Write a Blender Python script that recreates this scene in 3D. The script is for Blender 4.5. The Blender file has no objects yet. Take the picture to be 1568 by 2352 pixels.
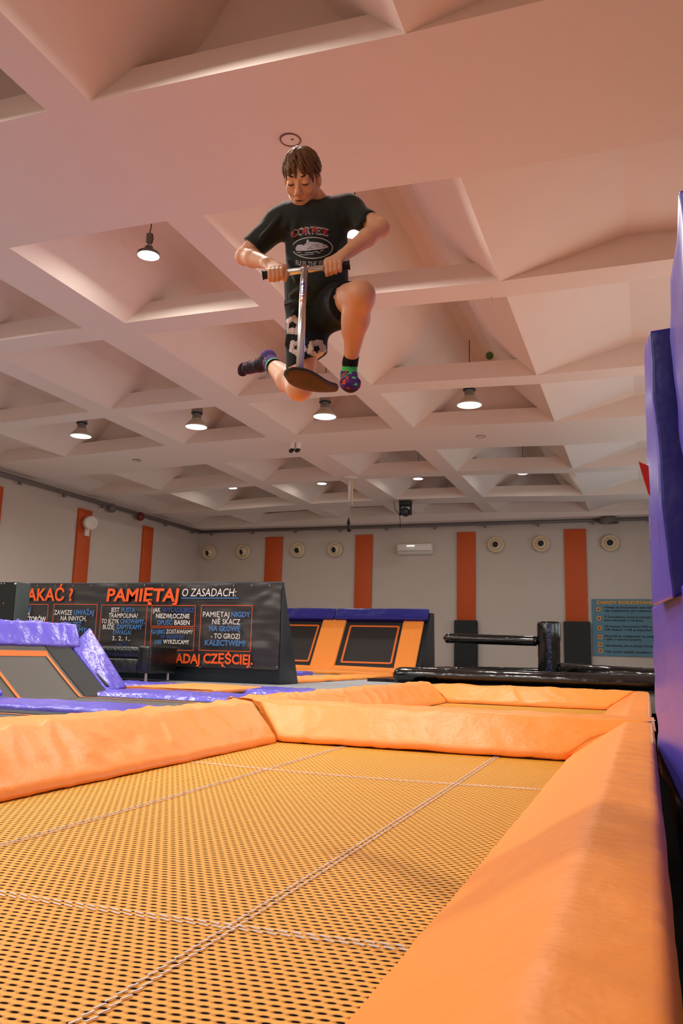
import bpy, bmesh, math, random
import numpy as np
from mathutils import Vector, Matrix, noise
random.seed(7)
PI = math.pi
sc = bpy.context.scene
COL = sc.collection

# ---------------------------------------------------------------- camera
CAM_Z = 0.42
cam_d = bpy.data.cameras.new('camera')
cam = bpy.data.objects.new('camera', cam_d)
COL.objects.link(cam)
RX, RY, RZ, FPX = 1.7425, -0.0262, 0.3510, 1887.1
cam.location = (0, 0, CAM_Z)
cam.rotation_euler = (RX, RY, RZ)
cam_d.sensor_fit = 'VERTICAL'
cam_d.sensor_height = 36.0
cam_d.lens = FPX * 36.0 / 2352.0
cam_d.clip_end = 200
sc.camera = cam
RM = cam.rotation_euler.to_matrix()


def ray(u, v):
    return RM @ Vector(((u - 784) / FPX, -(v - 1176) / FPX, -1.0))


def aty(u, v, y):
    d = ray(u, v); d = d * (y / d.y); return Vector((d.x, d.y, d.z + CAM_Z))


def atx(u, v, x):
    d = ray(u, v); d = d * (x / d.x); return Vector((d.x, d.y, d.z + CAM_Z))


def atz(u, v, z):
    d = ray(u, v); d = d * ((z - CAM_Z) / d.z); return Vector((d.x, d.y, d.z + CAM_Z))


# ---------------------------------------------------------------- colour management, world
sc.view_settings.view_transform = 'Standard'
sc.view_settings.look = 'None'
sc.view_settings.gamma = 1.0
sc.view_settings.exposure = 0.0
sc.view_settings.use_curve_mapping = False
world = bpy.data.worlds.new('world'); sc.world = world
world.use_nodes = True
world.node_tree.nodes['Background'].inputs[0].default_value = (0.05, 0.05, 0.06, 1)
world.node_tree.nodes['Background'].inputs[1].default_value = 0.2
sc.cycles.max_bounces = 10
sc.cycles.diffuse_bounces = 6
sc.cycles.glossy_bounces = 4
sc.cycles.transparent_max_bounces = 8
sc.cycles.caustics_reflective = False
sc.cycles.caustics_refractive = False
sc.cycles.sample_clamp_indirect = 6.0
sc.cycles.use_denoising = True
LAMP_W = 86.0          # watts of one lamp
LAMP_COL = (1.0, 0.94, 0.86)


# ---------------------------------------------------------------- helpers
def S(c):
    """sRGB 0-255 to linear"""
    r = []
    for k in c:
        k = k / 255.0
        r.append(k / 12.92 if k <= 0.04045 else ((k + 0.055) / 1.055) ** 2.4)
    return (r[0], r[1], r[2], 1.0)


MATS = {}


def mat(name, col, rough=0.6, metal=0.0, spec=0.5, bump=0.0, bscale=20.0, bdet=3.0, coat=0.0, emit=None, estr=0.0, var=0.0, stretch=(1, 1, 1), sheen=0.0, bdist=0.02):
    if name in MATS:
        return MATS[name]
    m = bpy.data.materials.new(name)
    m.use_nodes = True
    nt = m.node_tree; b = nt.nodes['Principled BSDF']
    b.inputs['Base Color'].default_value = col
    b.inputs['Roughness'].default_value = rough
    b.inputs['Metallic'].default_value = metal
    b.inputs['Specular IOR Level'].default_value = spec
    b.inputs['Coat Weight'].default_value = coat
    b.inputs['Coat Roughness'].default_value = 0.15
    if sheen:
        b.inputs['Sheen Weight'].default_value = sheen
    if emit:
        b.inputs['Emission Color'].default_value = emit
        b.inputs['Emission Strength'].default_value = estr
    if bump or var:
        g = nt.nodes.new('ShaderNodeNewGeometry')
        mp = nt.nodes.new('ShaderNodeMapping'); mp.inputs['Scale'].default_value = stretch
        nt.links.new(g.outputs['Position'], mp.inputs[0])
        n = nt.nodes.new('ShaderNodeTexNoise'); n.inputs['Scale'].default_value = bscale; n.inputs['Detail'].default_value = bdet
        nt.links.new(mp.outputs[0], n.inputs['Vector'])
        if bump:
            bp = nt.nodes.new('ShaderNodeBump'); bp.inputs['Strength'].default_value = bump; bp.inputs['Distance'].default_value = bdist
            nt.links.new(n.outputs['Fac'], bp.inputs['Height']); nt.links.new(bp.outputs[0], b.inputs['Normal'])
        if var:
            mx = nt.nodes.new('ShaderNodeMix'); mx.data_type = 'RGBA'; mx.blend_type = 'MULTIPLY'
            mx.inputs[0].default_value = 1.0
            mx.inputs[6].default_value = col
            rp = nt.nodes.new('ShaderNodeMapRange'); rp.inputs['To Min'].default_value = 1 - var; rp.inputs['To Max'].default_value = 1 + var
            nt.links.new(n.outputs['Fac'], rp.inputs['Value'])
            nt.links.new(rp.outputs[0], mx.inputs[7]); nt.links.new(mx.outputs[2], b.inputs['Base Color'])
    MATS[name] = m
    return m


def put(name, me, m=None, parent=None, smooth=False):
    o = bpy.data.objects.new(name, me)
    COL.objects.link(o)
    if m is not None:
        for k in (m if isinstance(m, (list, tuple)) else [m]):
            me.materials.append(k)
    if parent is not None:
        o.parent = parent
        o.matrix_parent_inverse = Matrix.Identity(4)
        if parent.location.length > 0 or True:
            # vertices are given in world space: undo the parents' offsets
            off = Vector((0, 0, 0)); p = parent
            while p is not None:
                off += p.location; p = p.parent
            o.location = -off
    if smooth:
        for p in me.polygons:
            p.use_smooth = True
    return o


def tag(o, label=None, cat=None, group=None, kind=None):
    if label: o['label'] = label
    if cat: o['category'] = cat
    if group: o['group'] = group
    if kind: o['kind'] = kind
    return o


def empty(name, loc, label, cat, group=None):
    o = bpy.data.objects.new(name, None); COL.objects.link(o)
    o.location = loc; o.empty_display_size = 0.1
    return tag(o, label, cat, group)


class MB:
    def __init__(s):
        s.v = []; s.f = []; s.mi = []

    def add(s, vs, fs, mi=0):
        n = len(s.v); s.v += [tuple(p) for p in vs]; s.f += [tuple(i + n for i in f) for f in fs]; s.mi += [mi] * len(fs); return s

    def box(s, x0, x1, y0, y1, z0, z1, mi=0):
        return s.hexa([(x0, y0, z0), (x1, y0, z0), (x1, y1, z0), (x0, y1, z0), (x0, y0, z1), (x1, y0, z1), (x1, y1, z1), (x0, y1, z1)], mi)

    def hexa(s, p, mi=0):
        return s.add(p, [(0, 3, 2, 1), (4, 5, 6, 7), (0, 1, 5, 4), (1, 2, 6, 5), (2, 3, 7, 6), (3, 0, 4, 7)], mi)

    def quad(s, a, b, c, d, mi=0):
        return s.add([a, b, c, d], [(0, 1, 2, 3)], mi)

    def bar(s, a, b, w, h, up=(0, 0, 1), mi=0):
        a = Vector(a); b = Vector(b); d = (b - a).normalized(); u = Vector(up); r = d.cross(u).normalized() * w / 2; t = r.cross(d).normalized() * h / 2
        return s.hexa([a - r - t, a + r - t, b + r - t, b - r - t, a - r + t, a + r + t, b + r + t, b - r + t], mi)

    def tube(s, pts, rad, n=12, caps=True, mi=0):
        pts = [Vector(p) for p in pts]
        rads = rad if isinstance(rad, (list, tuple)) else [rad] * len(pts)
        base = len(s.v); prev = None
        for i, p in enumerate(pts):
            d = (pts[min(i + 1, len(pts) - 1)] - pts[max(i - 1, 0)]).normalized()
            if prev is None:
                r = d.orthogonal().normalized()
            else:
                r = (prev - d * prev.dot(d)).normalized()
            prev = r; t = d.cross(r)
            for k in range(n):
                a = 2 * PI * k / n
                s.v.append(tuple(p + (r * math.cos(a) + t * math.sin(a)) * rads[i]))
        for i in range(len(pts) - 1):
            for k in range(n):
                s.f.append((base + i * n + k, base + i * n + (k + 1) % n, base + (i + 1) * n + (k + 1) % n, base + (i + 1) * n + k)); s.mi.append(mi)
        if caps:
            s.f.append(tuple(base + k for k in range(n))[::-1]); s.mi.append(mi)
            s.f.append(tuple(base + (len(pts) - 1) * n + k for k in range(n))); s.mi.append(mi)
        return s

    def lathe(s, c, axis, prof, n=32, mi=0):
        """prof: list of (radius, distance along axis)"""
        c = Vector(c); d = Vector(axis).normalized(); r = d.orthogonal().normalized(); t = d.cross(r); base = len(s.v)
        for (rr, h) in prof:
            for k in range(n):
                a = 2 * PI * k / n
                s.v.append(tuple(c + d * h + (r * math.cos(a) + t * math.sin(a)) * max(rr, 1e-5)))
        for i in range(len(prof) - 1):
            for k in range(n):
                s.f.append((base + i * n + k, base + i * n + (k + 1) % n, base + (i + 1) * n + (k + 1) % n, base + (i + 1) * n + k)); s.mi.append(mi)
        return s

    def build(s, name, m, parent=None, smooth=False, bevel=0.0, seg=2, sub=0, angle=None):
        me = bpy.data.meshes.new(name)
        me.from_pydata(s.v, [], s.f); me.update()
        for p, i in zip(me.polygons, s.mi):
            p.material_index = i
        bm = bmesh.new(); bm.from_mesh(me); bmesh.ops.recalc_face_normals(bm, faces=bm.faces)
        bm.to_mesh(me); bm.free()
        o = put(name, me, m, parent, smooth)
        if bevel:
            md = o.modifiers.new('bevel', 'BEVEL'); md.width = bevel; md.segments = seg; md.limit_method = 'ANGLE'; md.angle_limit = 0.6
            for p in me.polygons: p.use_smooth = True
        if sub:
            md = o.modifiers.new('sub', 'SUBSURF'); md.levels = sub; md.render_levels = sub
        return o


def resample(poly, n, closed=True):
    P = [Vector((p[0], p[1], 0)) for p in poly]
    if closed: P = P + [P[0]]
    L = [0]
    for a, b in zip(P, P[1:]): L.append(L[-1] + (b - a).length)
    out = []
    for k in range(n):
        t = L[-1] * k / (n if closed else n - 1)
        i = 0
        while i < len(L) - 2 and L[i + 1] < t: i += 1
        f = (t - L[i]) / max(L[i + 1] - L[i], 1e-9)
        q = P[i].lerp(P[i + 1], min(f, 1)); out.append((q.x, q.y))
    return out


def roundpoly(poly, r, k=3):
    """round the corners of a closed 2D polygon"""
    out = []
    n = len(poly)
    for i in range(n):
        p0 = Vector(poly[i - 1]); p1 = Vector(poly[i]); p2 = Vector(poly[(i + 1) % n])
        a = (p0 - p1); b = (p2 - p1); la = min(r, a.length * .45); lb = min(r, b.length * .45)
        A = p1 + a.normalized() * la; B = p1 + b.normalized() * lb
        for j in range(k + 1):
            t = j / k
            q = A * (1 - t) ** 2 + p1 * 2 * t * (1 - t) + B * t * t
            out.append((q.x, q.y))
    return out


def pad(name, prof, axis, s0, s1, m, parent, miter0=None, miter1=None, step=0.03, wr=0.004, wf=6.0, rnd=0.025, seed=0.0, sag=0.0, stretch=1.0):
    """a stuffed vinyl pad: closed profile in (across, z) swept along 'x' or 'y'.
    miter: function(across) -> end position"""
    pr = roundpoly(prof, rnd, 4)
    # densify long edges
    q = []
    for i, p in enumerate(pr):
        nx = pr[(i + 1) % len(pr)]
        d = math.hypot(nx[0] - p[0], nx[1] - p[1]); k = max(1, int(d / 0.035))
        for j in range(k): q.append((p[0] + (nx[0] - p[0]) * j / k, p[1] + (nx[1] - p[1]) * j / k))
    pr = q; n = len(pr)
    cx = sum(p[0] for p in pr) / n; cz = sum(p[1] for p in pr) / n
    ns = max(2, int(abs(s1 - s0) / step))
    mb = MB()
    for i in range(ns + 1):
        t = i / ns
        for (a, z) in pr:
            e0 = miter0(a) if miter0 else s0
            e1 = miter1(a) if miter1 else s1
            s = e0 + (e1 - e0) * t
            w = noise.noise(Vector((s * wf, a * wf * 0.45 + seed, seed * 3.1))) + 0.5 * noise.noise(Vector((s * wf * 2.3 + a * 5, a * wf * 1.1, seed + 9)))
            cr_ = 1 - 2.2 * abs(noise.noise(Vector((s * wf * .9 + a * 3.5, a * wf * .5 - s * .8, seed + 31))))
            w += .9 * max(0, cr_) ** 4
            edge = min(1.0, min(t, 1 - t) * ns / 2.0 + 0.0)
            d = wr * w * 1.4 - sag * (1 - edge) ** 2
            ax = (a - cx); az = (z - cz); l = math.hypot(ax, az) + 1e-6
            shr = 1.0 - 0.02 * (1 - edge)
            aa = cx + ax * shr + ax / l * d * 0.3; zz = cz + az * shr + d * (1 if az > -0.3 * l else -0.3)
            mb.v.append((aa, s, zz) if axis == 'y' else (s, aa, zz))
    for i in range(ns):
        for k in range(n):
            mb.f.append((i * n + k, i * n + (k + 1) % n, (i + 1) * n + (k + 1) % n, (i + 1) * n + k)); mb.mi.append(0)
    mb.f.append(tuple(range(n))); mb.mi.append(0)
    mb.f.append(tuple(ns * n + k for k in range(n))[::-1]); mb.mi.append(0)
    o = mb.build(name, m, parent, smooth=True)
    me = o.data
    for p in me.polygons[-2:]: p.use_smooth = False
    return o


_tc = {}


def text2d(s, bold=0.0):
    """2D verts (x, y) and faces of a line of text, in units of the cap height; baseline at 0"""
    key = (s, bold)
    if key in _tc: return _tc[key]
    cu = bpy.data.curves.new('t', 'FONT'); cu.body = s; cu.offset = bold; cu.resolution_u = 3
    ob = bpy.data.objects.new('t', cu); COL.objects.link(ob)
    dg = bpy.context.evaluated_depsgraph_get(); dg.update()
    me = ob.evaluated_get(dg).to_mesh()
    vs = [(v.co.x, v.co.y) for v in me.vertices]; fs = [tuple(p.vertices) for p in me.polygons]
    ob.evaluated_get(dg).to_mesh_clear()
    bpy.data.objects.remove(ob); bpy.data.curves.remove(cu)
    cap = 0.7
    vs = [(x / cap, y / cap) for x, y in vs]
    _tc[key] = (vs, fs)
    return _tc[key]


# ---------------------------------------------------------------- materials
M_CEIL = mat('ceiling_plaster', (0.82, 0.715, 0.64, 1), 0.92, var=0.02, bscale=3, bump=0.03)
M_WALL = mat('wall_paint', (0.62, 0.535, 0.465, 1), 0.92, var=0.03, bscale=2, bump=0.03)
M_OPAD = mat('orange_vinyl', S((254, 156, 64)), 0.42, spec=0.45, bump=0.3, bscale=7, bdet=4, var=0.04, bdist=0.03)
M_PURP = mat('purple_vinyl', S((104, 96, 214)), 0.26, spec=0.6, bump=0.5, bscale=9, bdet=3, var=0.05, bdist=0.03)
M_BLUE = mat('blue_vinyl', S((22, 25, 128)), 0.35, spec=0.5, bump=0.4, bscale=5, bdet=3, var=0.06, bdist=0.03)
M_BLUE2 = mat('violet_wall_vinyl', S((84, 76, 190)), 0.33, spec=0.6, bump=0.5, bscale=3.5, bdet=3, var=0.05, stretch=(1, 1, 0.25), bdist=0.03)
M_BED = mat('charcoal_bed_mesh', S((78, 76, 70)), 0.42, bump=0.1, bscale=400, var=0.05)
M_BLK = mat('black_rubber', S((14, 20, 22)), 0.55)
M_DECK = mat('grey_carpet', S((150, 152, 156)), 0.95, bump=0.2, bscale=300, var=0.06)
M_DARKF = mat('dark_floor', S((38, 38, 42)), 0.9, bump=0.3, bscale=120, var=0.25)
M_ORL = mat('orange_tape', S((236, 120, 42)), 0.5)
M_INFL = mat('black_glossy_pvc', S((10, 12, 12)), 0.16, spec=0.7, bump=0.35, bscale=6, bdet=3, bdist=0.03, stretch=(0.6, 1, 1))
M_NAVY = mat('dark_navy_vinyl', S((16, 28, 38)), 0.42, bump=0.2, bscale=5, bdist=0.03)
M_STRIPE = mat('orange_wall_panel', S((205, 84, 24)), 0.6, var=0.05, bscale=3)
M_PIPE = mat('grey_pipe', S((120, 110, 106)), 0.5)
M_WHITE = mat('white_plastic', S((236, 228, 216)), 0.4)
M_CREAM = mat('cream_plastic', S((226, 205, 172)), 0.5)
M_LEATH = mat('black_leather', S((16, 18, 18)), 0.3, spec=0.6, bump=0.4, bscale=14, bdist=0.02)
M_CHROME = mat('brushed_metal', S((200, 200, 205)), 0.25, metal=1.0)
M_GREYM = mat('lamp_grey', S((120, 112, 104)), 0.5, metal=0.3)
M_BANNER = mat('black_banner_vinyl', S((44, 42, 42)), 0.33, spec=0.6, bump=0.9, bscale=1.6, bdet=2, bdist=0.12, stretch=(0.55, 1, 1.5))
M_TXO = mat('banner_orange_ink', S((232, 88, 26)), 0.4)
M_TXW = mat('banner_white_ink', S((226, 222, 214)), 0.45)
M_TXB = mat('banner_blue_ink', S((62, 112, 168)), 0.45)
M_TXD = mat('banner_dark_blue_ink', S((32, 62, 122)), 0.45)
M_LED = mat('lamp_diffuser', (1, 1, 1, 1), 0.4, emit=(1.0, 0.98, 0.95, 1), estr=14.0)


def weave_material():
    m = bpy.data.materials.new('yellow_woven_webbing'); m.use_nodes = True
    nt = m.node_tree; N = nt.nodes; L = nt.links
    b = N['Principled BSDF']; out = N['Material Output']

    def math_(op, a, c=None, d=None):
        n = N.new('ShaderNodeMath'); n.operation = op
        for i, x in enumerate((a, c, d)):
            if x is None: continue
            if isinstance(x, (int, float)): n.inputs[i].default_value = x
            else: L.new(x, n.inputs[i])
        return n.outputs[0]
    g = N.new('ShaderNodeNewGeometry'); sp = N.new('ShaderNodeSeparateXYZ'); L.new(g.outputs['Position'], sp.inputs[0])
    px, py = 0.0315, 0.0255
    v = math_('DIVIDE', sp.outputs['Y'], py)
    row = math_('FLOOR', v); fv = math_('SUBTRACT', v, row)
    half = math_('MULTIPLY', math_('MODULO', row, 2.0), 0.5)
    u = math_('ADD', math_('ADD', math_('DIVIDE', sp.outputs['X'], px), half), math_('MULTIPLY', fv, -0.25))
    fu = math_('FRACT', u)
    du = math_('ABSOLUTE', math_('SUBTRACT', fu, 0.5)); dv = math_('ABSOLUTE', math_('SUBTRACT', fv, 0.5))
    e = math_('ADD', math_('POWER', math_('DIVIDE', du, 0.30), 2.0), math_('POWER', math_('DIVIDE', dv, 0.17), 2.0))
    hole = N.new('ShaderNodeMapRange'); hole.inputs['From Min'].default_value = 0.85; hole.inputs['From Max'].default_value = 1.1
    hole.inputs['To Min'].default_value = 1.0; hole.inputs['To Max'].default_value = 0.0
    L.new(e, hole.inputs['Value'])
    hgt = N.new('ShaderNodeMapRange'); hgt.inputs['From Min'].default_value = 0.8; hgt.inputs['From Max'].default_value = 3.2
    L.new(e, hgt.inputs['Value'])
    # slight wobble of the strap colour
    nz = N.new('ShaderNodeTexNoise'); nz.inputs['Scale'].default_value = 5; L.new(g.outputs['Position'], nz.inputs['Vector'])
    cr = N.new('ShaderNodeMix'); cr.data_type = 'RGBA'; L.new(hgt.outputs[0], cr.inputs[0])
    cr.inputs[6].default_value = S((196, 112, 12)); cr.inputs[7].default_value = S((240, 172, 34))
    L.new(cr.outputs[2], b.inputs['Base Color'])
    b.inputs['Roughness'].default_value = 0.5
    bp = N.new('ShaderNodeBump'); bp.inputs['Distance'].default_value = 0.004; bp.inputs['Strength'].default_value = 0.7
    L.new(hgt.outputs[0], bp.inputs['Height']); L.new(bp.outputs[0], b.inputs['Normal'])
    tr = N.new('ShaderNodeBsdfTransparent'); mx = N.new('ShaderNodeMixShader')
    L.new(hole.outputs[0], mx.inputs[0]); L.new(b.outputs[0], mx.inputs[1]); L.new(tr.outputs[0], mx.inputs[2]); L.new(mx.outputs[0], out.inputs['Surface'])
    return m


M_WEAVE = weave_material()

# ---------------------------------------------------------------- ceiling
ZC = 4.62
XE = [-11.73, -9.217, -8.778, -6.913, -6.268, -4.318, -3.910, -1.373]
XWL, XWR, YW, YF = -14.05, 2.2, 24.1, -4.0
MODS = [[(-3.7, -1.05), (-0.63, 2.16), (2.58, 4.68)], [(6.435, 8.54), (8.956, 11.744), (12.156, 14.26)], [(15.947, 18.02), (18.47, 21.14), (21.95, 23.5)]]


def zc(x):
    return 4.2 * (1 - 0.017 * (x / 4.2 + 1.5154) ** 2) + CAM_Z


c = MB()
cols = [(XE[0], XE[1]), (XE[2], XE[3]), (XE[4], XE[5]), (XE[6], XE[7])]
rows = [r for m_ in MODS for r in m_]


def fold(xa, xb, n=18):
    """cross-section of the raised vault over a coffer column"""
    pts = []
    w = xb - xa; H = w * 0.56
    for i in range(n + 1):
        t = i / n; d = min(t, 1 - t) * w
        z = d if d < H * 0.55 else H * 0.55 + (H * 0.45) * math.sin(min(1, (d - H * 0.55) / (w / 2 - H * 0.55)) * PI / 2) * 1.0
        pts.append((xa + w * t, zc(xa + w * t if t in (0, 1) else xa + w * t) + z))
    return pts


YS = [YF] + [v for r in rows for v in r] + [YW]
for (xa, xb) in cols:
    pts = fold(xa, xb)
    for (a, b) in zip(pts, pts[1:]):
        c.quad((a[0], YF, a[1]), (b[0], YF, b[1]), (b[0], YW, b[1]), (a[0], YW, a[1]))
    for m_ in MODS:
        # gable walls closing the vault at the wide beams
        for yy in (m_[0][0] - 0.45, m_[-1][1] + 0.45):
            gp = [(p[0], yy, p[1]) for p in pts[2:-2]]
            gp = [(pts[2][0], yy, pts[2][1] - .1)] + gp + [(pts[-3][0], yy, pts[-3][1] - .1)]
            c.v += gp; n0 = len(c.v) - len(gp)
            c.f.append(tuple(range(n0, n0 + len(gp)))); c.mi.append(0)


def beam(xa, xb, y0, y1, hgt, ins):
    """cross beam between two openings: flat bottom, sloping sides"""
    za, zb = zc(xa), zc(xb)
    ip, jp = y0 + ins, y1 - ins
    if jp < ip: ip = jp = (y0 + y1) / 2
    xs = [xa + (xb - xa) * k / 6 for k in range(7)]
    for (p, q) in zip(xs, xs[1:]):
        A, B = zc(p), zc(q)
        c.quad((p, y0, A), (q, y0, B), (q, y1, B), (p, y1, A))
        c.quad((p, y0, A), (q, y0, B), (q, ip, B + hgt), (p, ip, A + hgt))
        c.quad((p, y1, A), (q, y1, B), (q, jp, B + hgt), (p, jp, A + hgt))
        if jp > ip:
            c.quad((p, ip, A + hgt), (q, ip, B + hgt), (q, jp, B + hgt), (p, jp, A + hgt))


gaps = [(YF, rows[0][0])] + [(a[1], b[0]) for a, b in zip(rows, rows[1:])] + [(rows[-1][1], YW)]
for (y0, y1) in gaps:
    for (xa, xb) in cols:
        beam(xa, xb, y0, y1, 0.30, 0.10)
# ribs running away from the camera
for (xa, xb) in ((XE[1], XE[2]), (XE[3], XE[4]), (XE[5], XE[6])):
    c.quad((xa, YF, zc(xa)), (xb, YF, zc(xb)), (xb, YW, zc(xb)), (xa, YW, zc(xa)))
# outer shallow bays
outer = [[(XE[7], 0), (-0.05, 0.40), (1.0, 0.36), (XWR, 0.0)], [(XE[0], 0), (-12.75, 0.30), (-13.4, 0.28), (XWL, -0.02)]]
for prof in outer:
    P3 = [(x, zc(max(min(x, XE[7]), XE[0])) + h) for x, h in prof]
    for (a, b) in zip(P3, P3[1:]):
        c.quad((a[0], YF, a[1]), (b[0], YF, b[1]), (b[0], YW, b[1]), (a[0], YW, a[1]))
    for (y0, y1) in gaps:
        ins = 0.16
        ip, jp = y0 + ins, y1 - ins
        xa, xb = prof[0][0], prof[-1][0]
        za = zc(max(min(xa, XE[7]), XE[0])); zb = P3[-1][1]
        c.quad((xa, y0, za), (xb, y0, zb), (xb, y1, zb), (xa, y1, za))
        c.quad((xa, y0, za), (xb, y0, zb), (xb, ip, zb + 0.5), (xa, ip, za + 0.5))
        c.quad((xa, y1, za), (xb, y1, zb), (xb, jp, zb + 0.5), (xa, jp, za + 0.5))
# stepped cornice at the far wall
c.box(XWL, XWR, 23.55, 24.0, 4.40, 4.66)
ceil_o = c.build('ceiling', M_CEIL); tag(ceil_o, kind='structure')
for p in ceil_o.data.polygons: p.use_smooth = False

# ---------------------------------------------------------------- walls and floors
tag(MB().box(XWL - 0.3, XWR + 0.3, YW, YW + 0.3, -1.2, 6).build('wall_back', M_WALL), kind='structure')
tag(MB().box(XWL - 0.3, XWL, YF - 0.3, YW, -1.2, 6).build('wall_left', M_WALL), kind='structure')
tag(MB().box(XWR, XWR + 0.3, YF - 0.3, YW, -1.2, 6).build('wall_right', M_WALL), kind='structure')
tag(MB().box(XWL - 0.3, XWR + 0.3, YF - 0.3, YF, -1.2, 6).build('wall_front', M_WALL), kind='structure')
tag(MB().box(XWL, XWR, YF, YW, -1.2, -1.0).build('floor', M_DARKF), kind='structure')
dk = MB()
dk.box(XWL, -3.25, 9.06, YW, -0.3, 0.0)
dk.box(-3.25, 0.10, 12.95, YW, -0.3, 0.0)
dk.box(XWL, -6.3, YF, 9.06, -0.3, 0.0)
dk.box(-3.5, -3.25, 9.06, 12.95, -0.3, 0.0)
tag(dk.build('floor_deck', M_DECK), kind='structure')
tag(MB().box(0.12, XWR, YF, YW, -0.5, -0.30).build('floor_right_aisle', M_DARKF), kind='structure')

WIN_W = 26.0
for k, yc in enumerate((9.5, 13.0, 16.5, 20.0)):
    fr = MB()
    fr.box(XWR - .05, XWR, yc - 1.45, yc + 1.45, 3.3, 3.37); fr.box(XWR - .05, XWR, yc - 1.45, yc + 1.45, 1.2, 1.27)
    fr.box(XWR - .05, XWR, yc - 1.45, yc - 1.38, 1.2, 3.37); fr.box(XWR - .05, XWR, yc + 1.38, yc + 1.45, 1.2, 3.37); fr.box(XWR - .05, XWR, yc - .03, yc + .03, 1.2, 3.37)
    wn = fr.build('window_%d' % (k + 1), M_WHITE); tag(wn, kind='structure')
    MB().quad((XWR - .01, yc - 1.4, 1.25), (XWR - .01, yc + 1.4, 1.25), (XWR - .01, yc + 1.4, 3.32), (XWR - .01, yc - 1.4, 3.32)).build('pane', mat('daylight_pane', (1, 1, 1, 1), .3, emit=(.86, .94, 1, 1), estr=1.0), wn)
    ld = bpy.data.lights.new('window_daylight', 'AREA'); ld.shape = 'RECTANGLE'; ld.size = 2.8; ld.size_y = 2.0; ld.energy = WIN_W; ld.color = (.86, .94, 1.0)
    lo = bpy.data.objects.new('window_daylight', ld); COL.objects.link(lo); lo.location = (XWR - .08, yc, 2.3); lo.rotation_euler = (0, PI / 2, 0); lo.parent = wn

# orange panels on the walls
n_p = 0
for i, (u0, u1, v0, nm) in enumerate([(609, 648, 1237, 'orange wall panel on the far wall, nearest the left corner'),
                                  (816, 855, 1230, 'orange wall panel on the far wall, just left of the air conditioner'),
                                  (1050, 1092, 1221, 'orange wall panel on the far wall above the black pad behind the inflatable beam'),
                                  (1297, 1347, 1212, 'orange wall panel on the far wall beside the blue rules board')]):
    x0 = aty(u0, 1300, YW).x; x1 = aty(u1, 1300, YW).x; zt = aty(u0, v0, YW).z
    zb = 1.5 if i > 1 else 0.02
    o = MB().box(x0, x1, YW - 0.06, YW - 0.002, zb, 4.12).build('wall_panel', M_STRIPE, bevel=0.006)
    tag(o, nm, 'wall panel', 'orange wall panels')
    if i > 1:
        x0 -= 0.05; x1 += 0.05
        pb = MB().box(x0, x1, YW - 0.16, YW - 0.004, 0.0, 1.5)
        for k in range(26):
            zz = 0.06 + k * 0.055
            pb.box(x0 - 0.02, x0 + 0.005, YW - 0.14, YW - 0.02, zz, zz + 0.03)
            pb.box(x1 - 0.005, x1 + 0.02, YW - 0.14, YW - 0.02, zz, zz + 0.03)
        o = pb.build('pillar_pad', M_BLK)
        tag(o, 'black laced pad below the orange panel, ' + ('behind the inflatable beam' if i == 2 else 'left of the blue rules board'), 'wall pad', 'black pads on the far wall')
for (ya, yb, z0, nm) in [(14.35, 14.95, 0.1, 'orange wall panel on the left wall at the left edge of the photo'),
                         (17.73, 18.28, 0.1, 'orange wall panel on the left wall behind the white speaker'),
                         (20.76, 21.28, 0.1, 'orange wall panel on the left wall, nearest the far corner')]:
    o = MB().box(XWL + 0.002, XWL + 0.06, ya, yb, z0, 4.07).build('wall_panel', M_STRIPE, bevel=0.006)
    tag(o, nm, 'wall panel', 'orange wall panels')
    o = None


# ---------------------------------------------------------------- orange trampolines
def woven_bed(parent, x0, x1, y0, y1, z, sag):
    mb = MB(); nx, ny = 24, 60
    for j in range(ny + 1):
        for i in range(nx + 1):
            a = i / nx; b = j / ny
            mb.v.append((x0 + (x1 - x0) * a, y0 + (y1 - y0) * b, z - sag * math.sin(PI * a) * math.sin(PI * b)))
    for j in range(ny):
        for i in range(nx):
            q = j * (nx + 1) + i; mb.f.append((q, q + 1, q + nx + 2, q + nx + 1)); mb.mi.append(0)
    return mb.build('jumping_bed', M_WEAVE, parent, smooth=True)


M_STITCH = mat('white_thread', S((226, 222, 224)), 0.6)


def stitch_rows(parent, lines_x, lines_y, x0, x1, y0, y1, z, sag):
    mb = MB()
    def zz(x, y): return z - sag * math.sin(PI * (x - x0) / (x1 - x0)) * math.sin(PI * (y - y0) / (y1 - y0)) + 0.003
    for xl in lines_x:
        for k, off in enumerate((-0.011, 0.011)):
            y = y0 + 0.01 + k * 0.018
            while y < y1 - 0.03:
                p = (xl + off - 0.004, y); q = (xl + off + 0.004, y + 0.027)
                mb.bar((p[0], p[1], zz(*p)), (q[0], q[1], zz(*q)), 0.0048, 0.002); y += 0.036
    for yl in lines_y:
        for k, off in enumerate((-0.012, 0.012)):
            x = x0 + 0.01 + k * 0.018
            while x < x1 - 0.03:
                p = (x, yl + off + 0.005); q = (x + 0.030, yl + off - 0.003)
                mb.bar((p[0], p[1], zz(*p)), (q[0], q[1], zz(*q)), 0.0052, 0.002, (0, 0, 1)); x += 0.037
    mb.build('stitching', M_STITCH, parent)


def M_in(x_in, y_end, sgn, k=1.0):
    return lambda a: y_end + sgn * abs(a - x_in) * k


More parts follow.
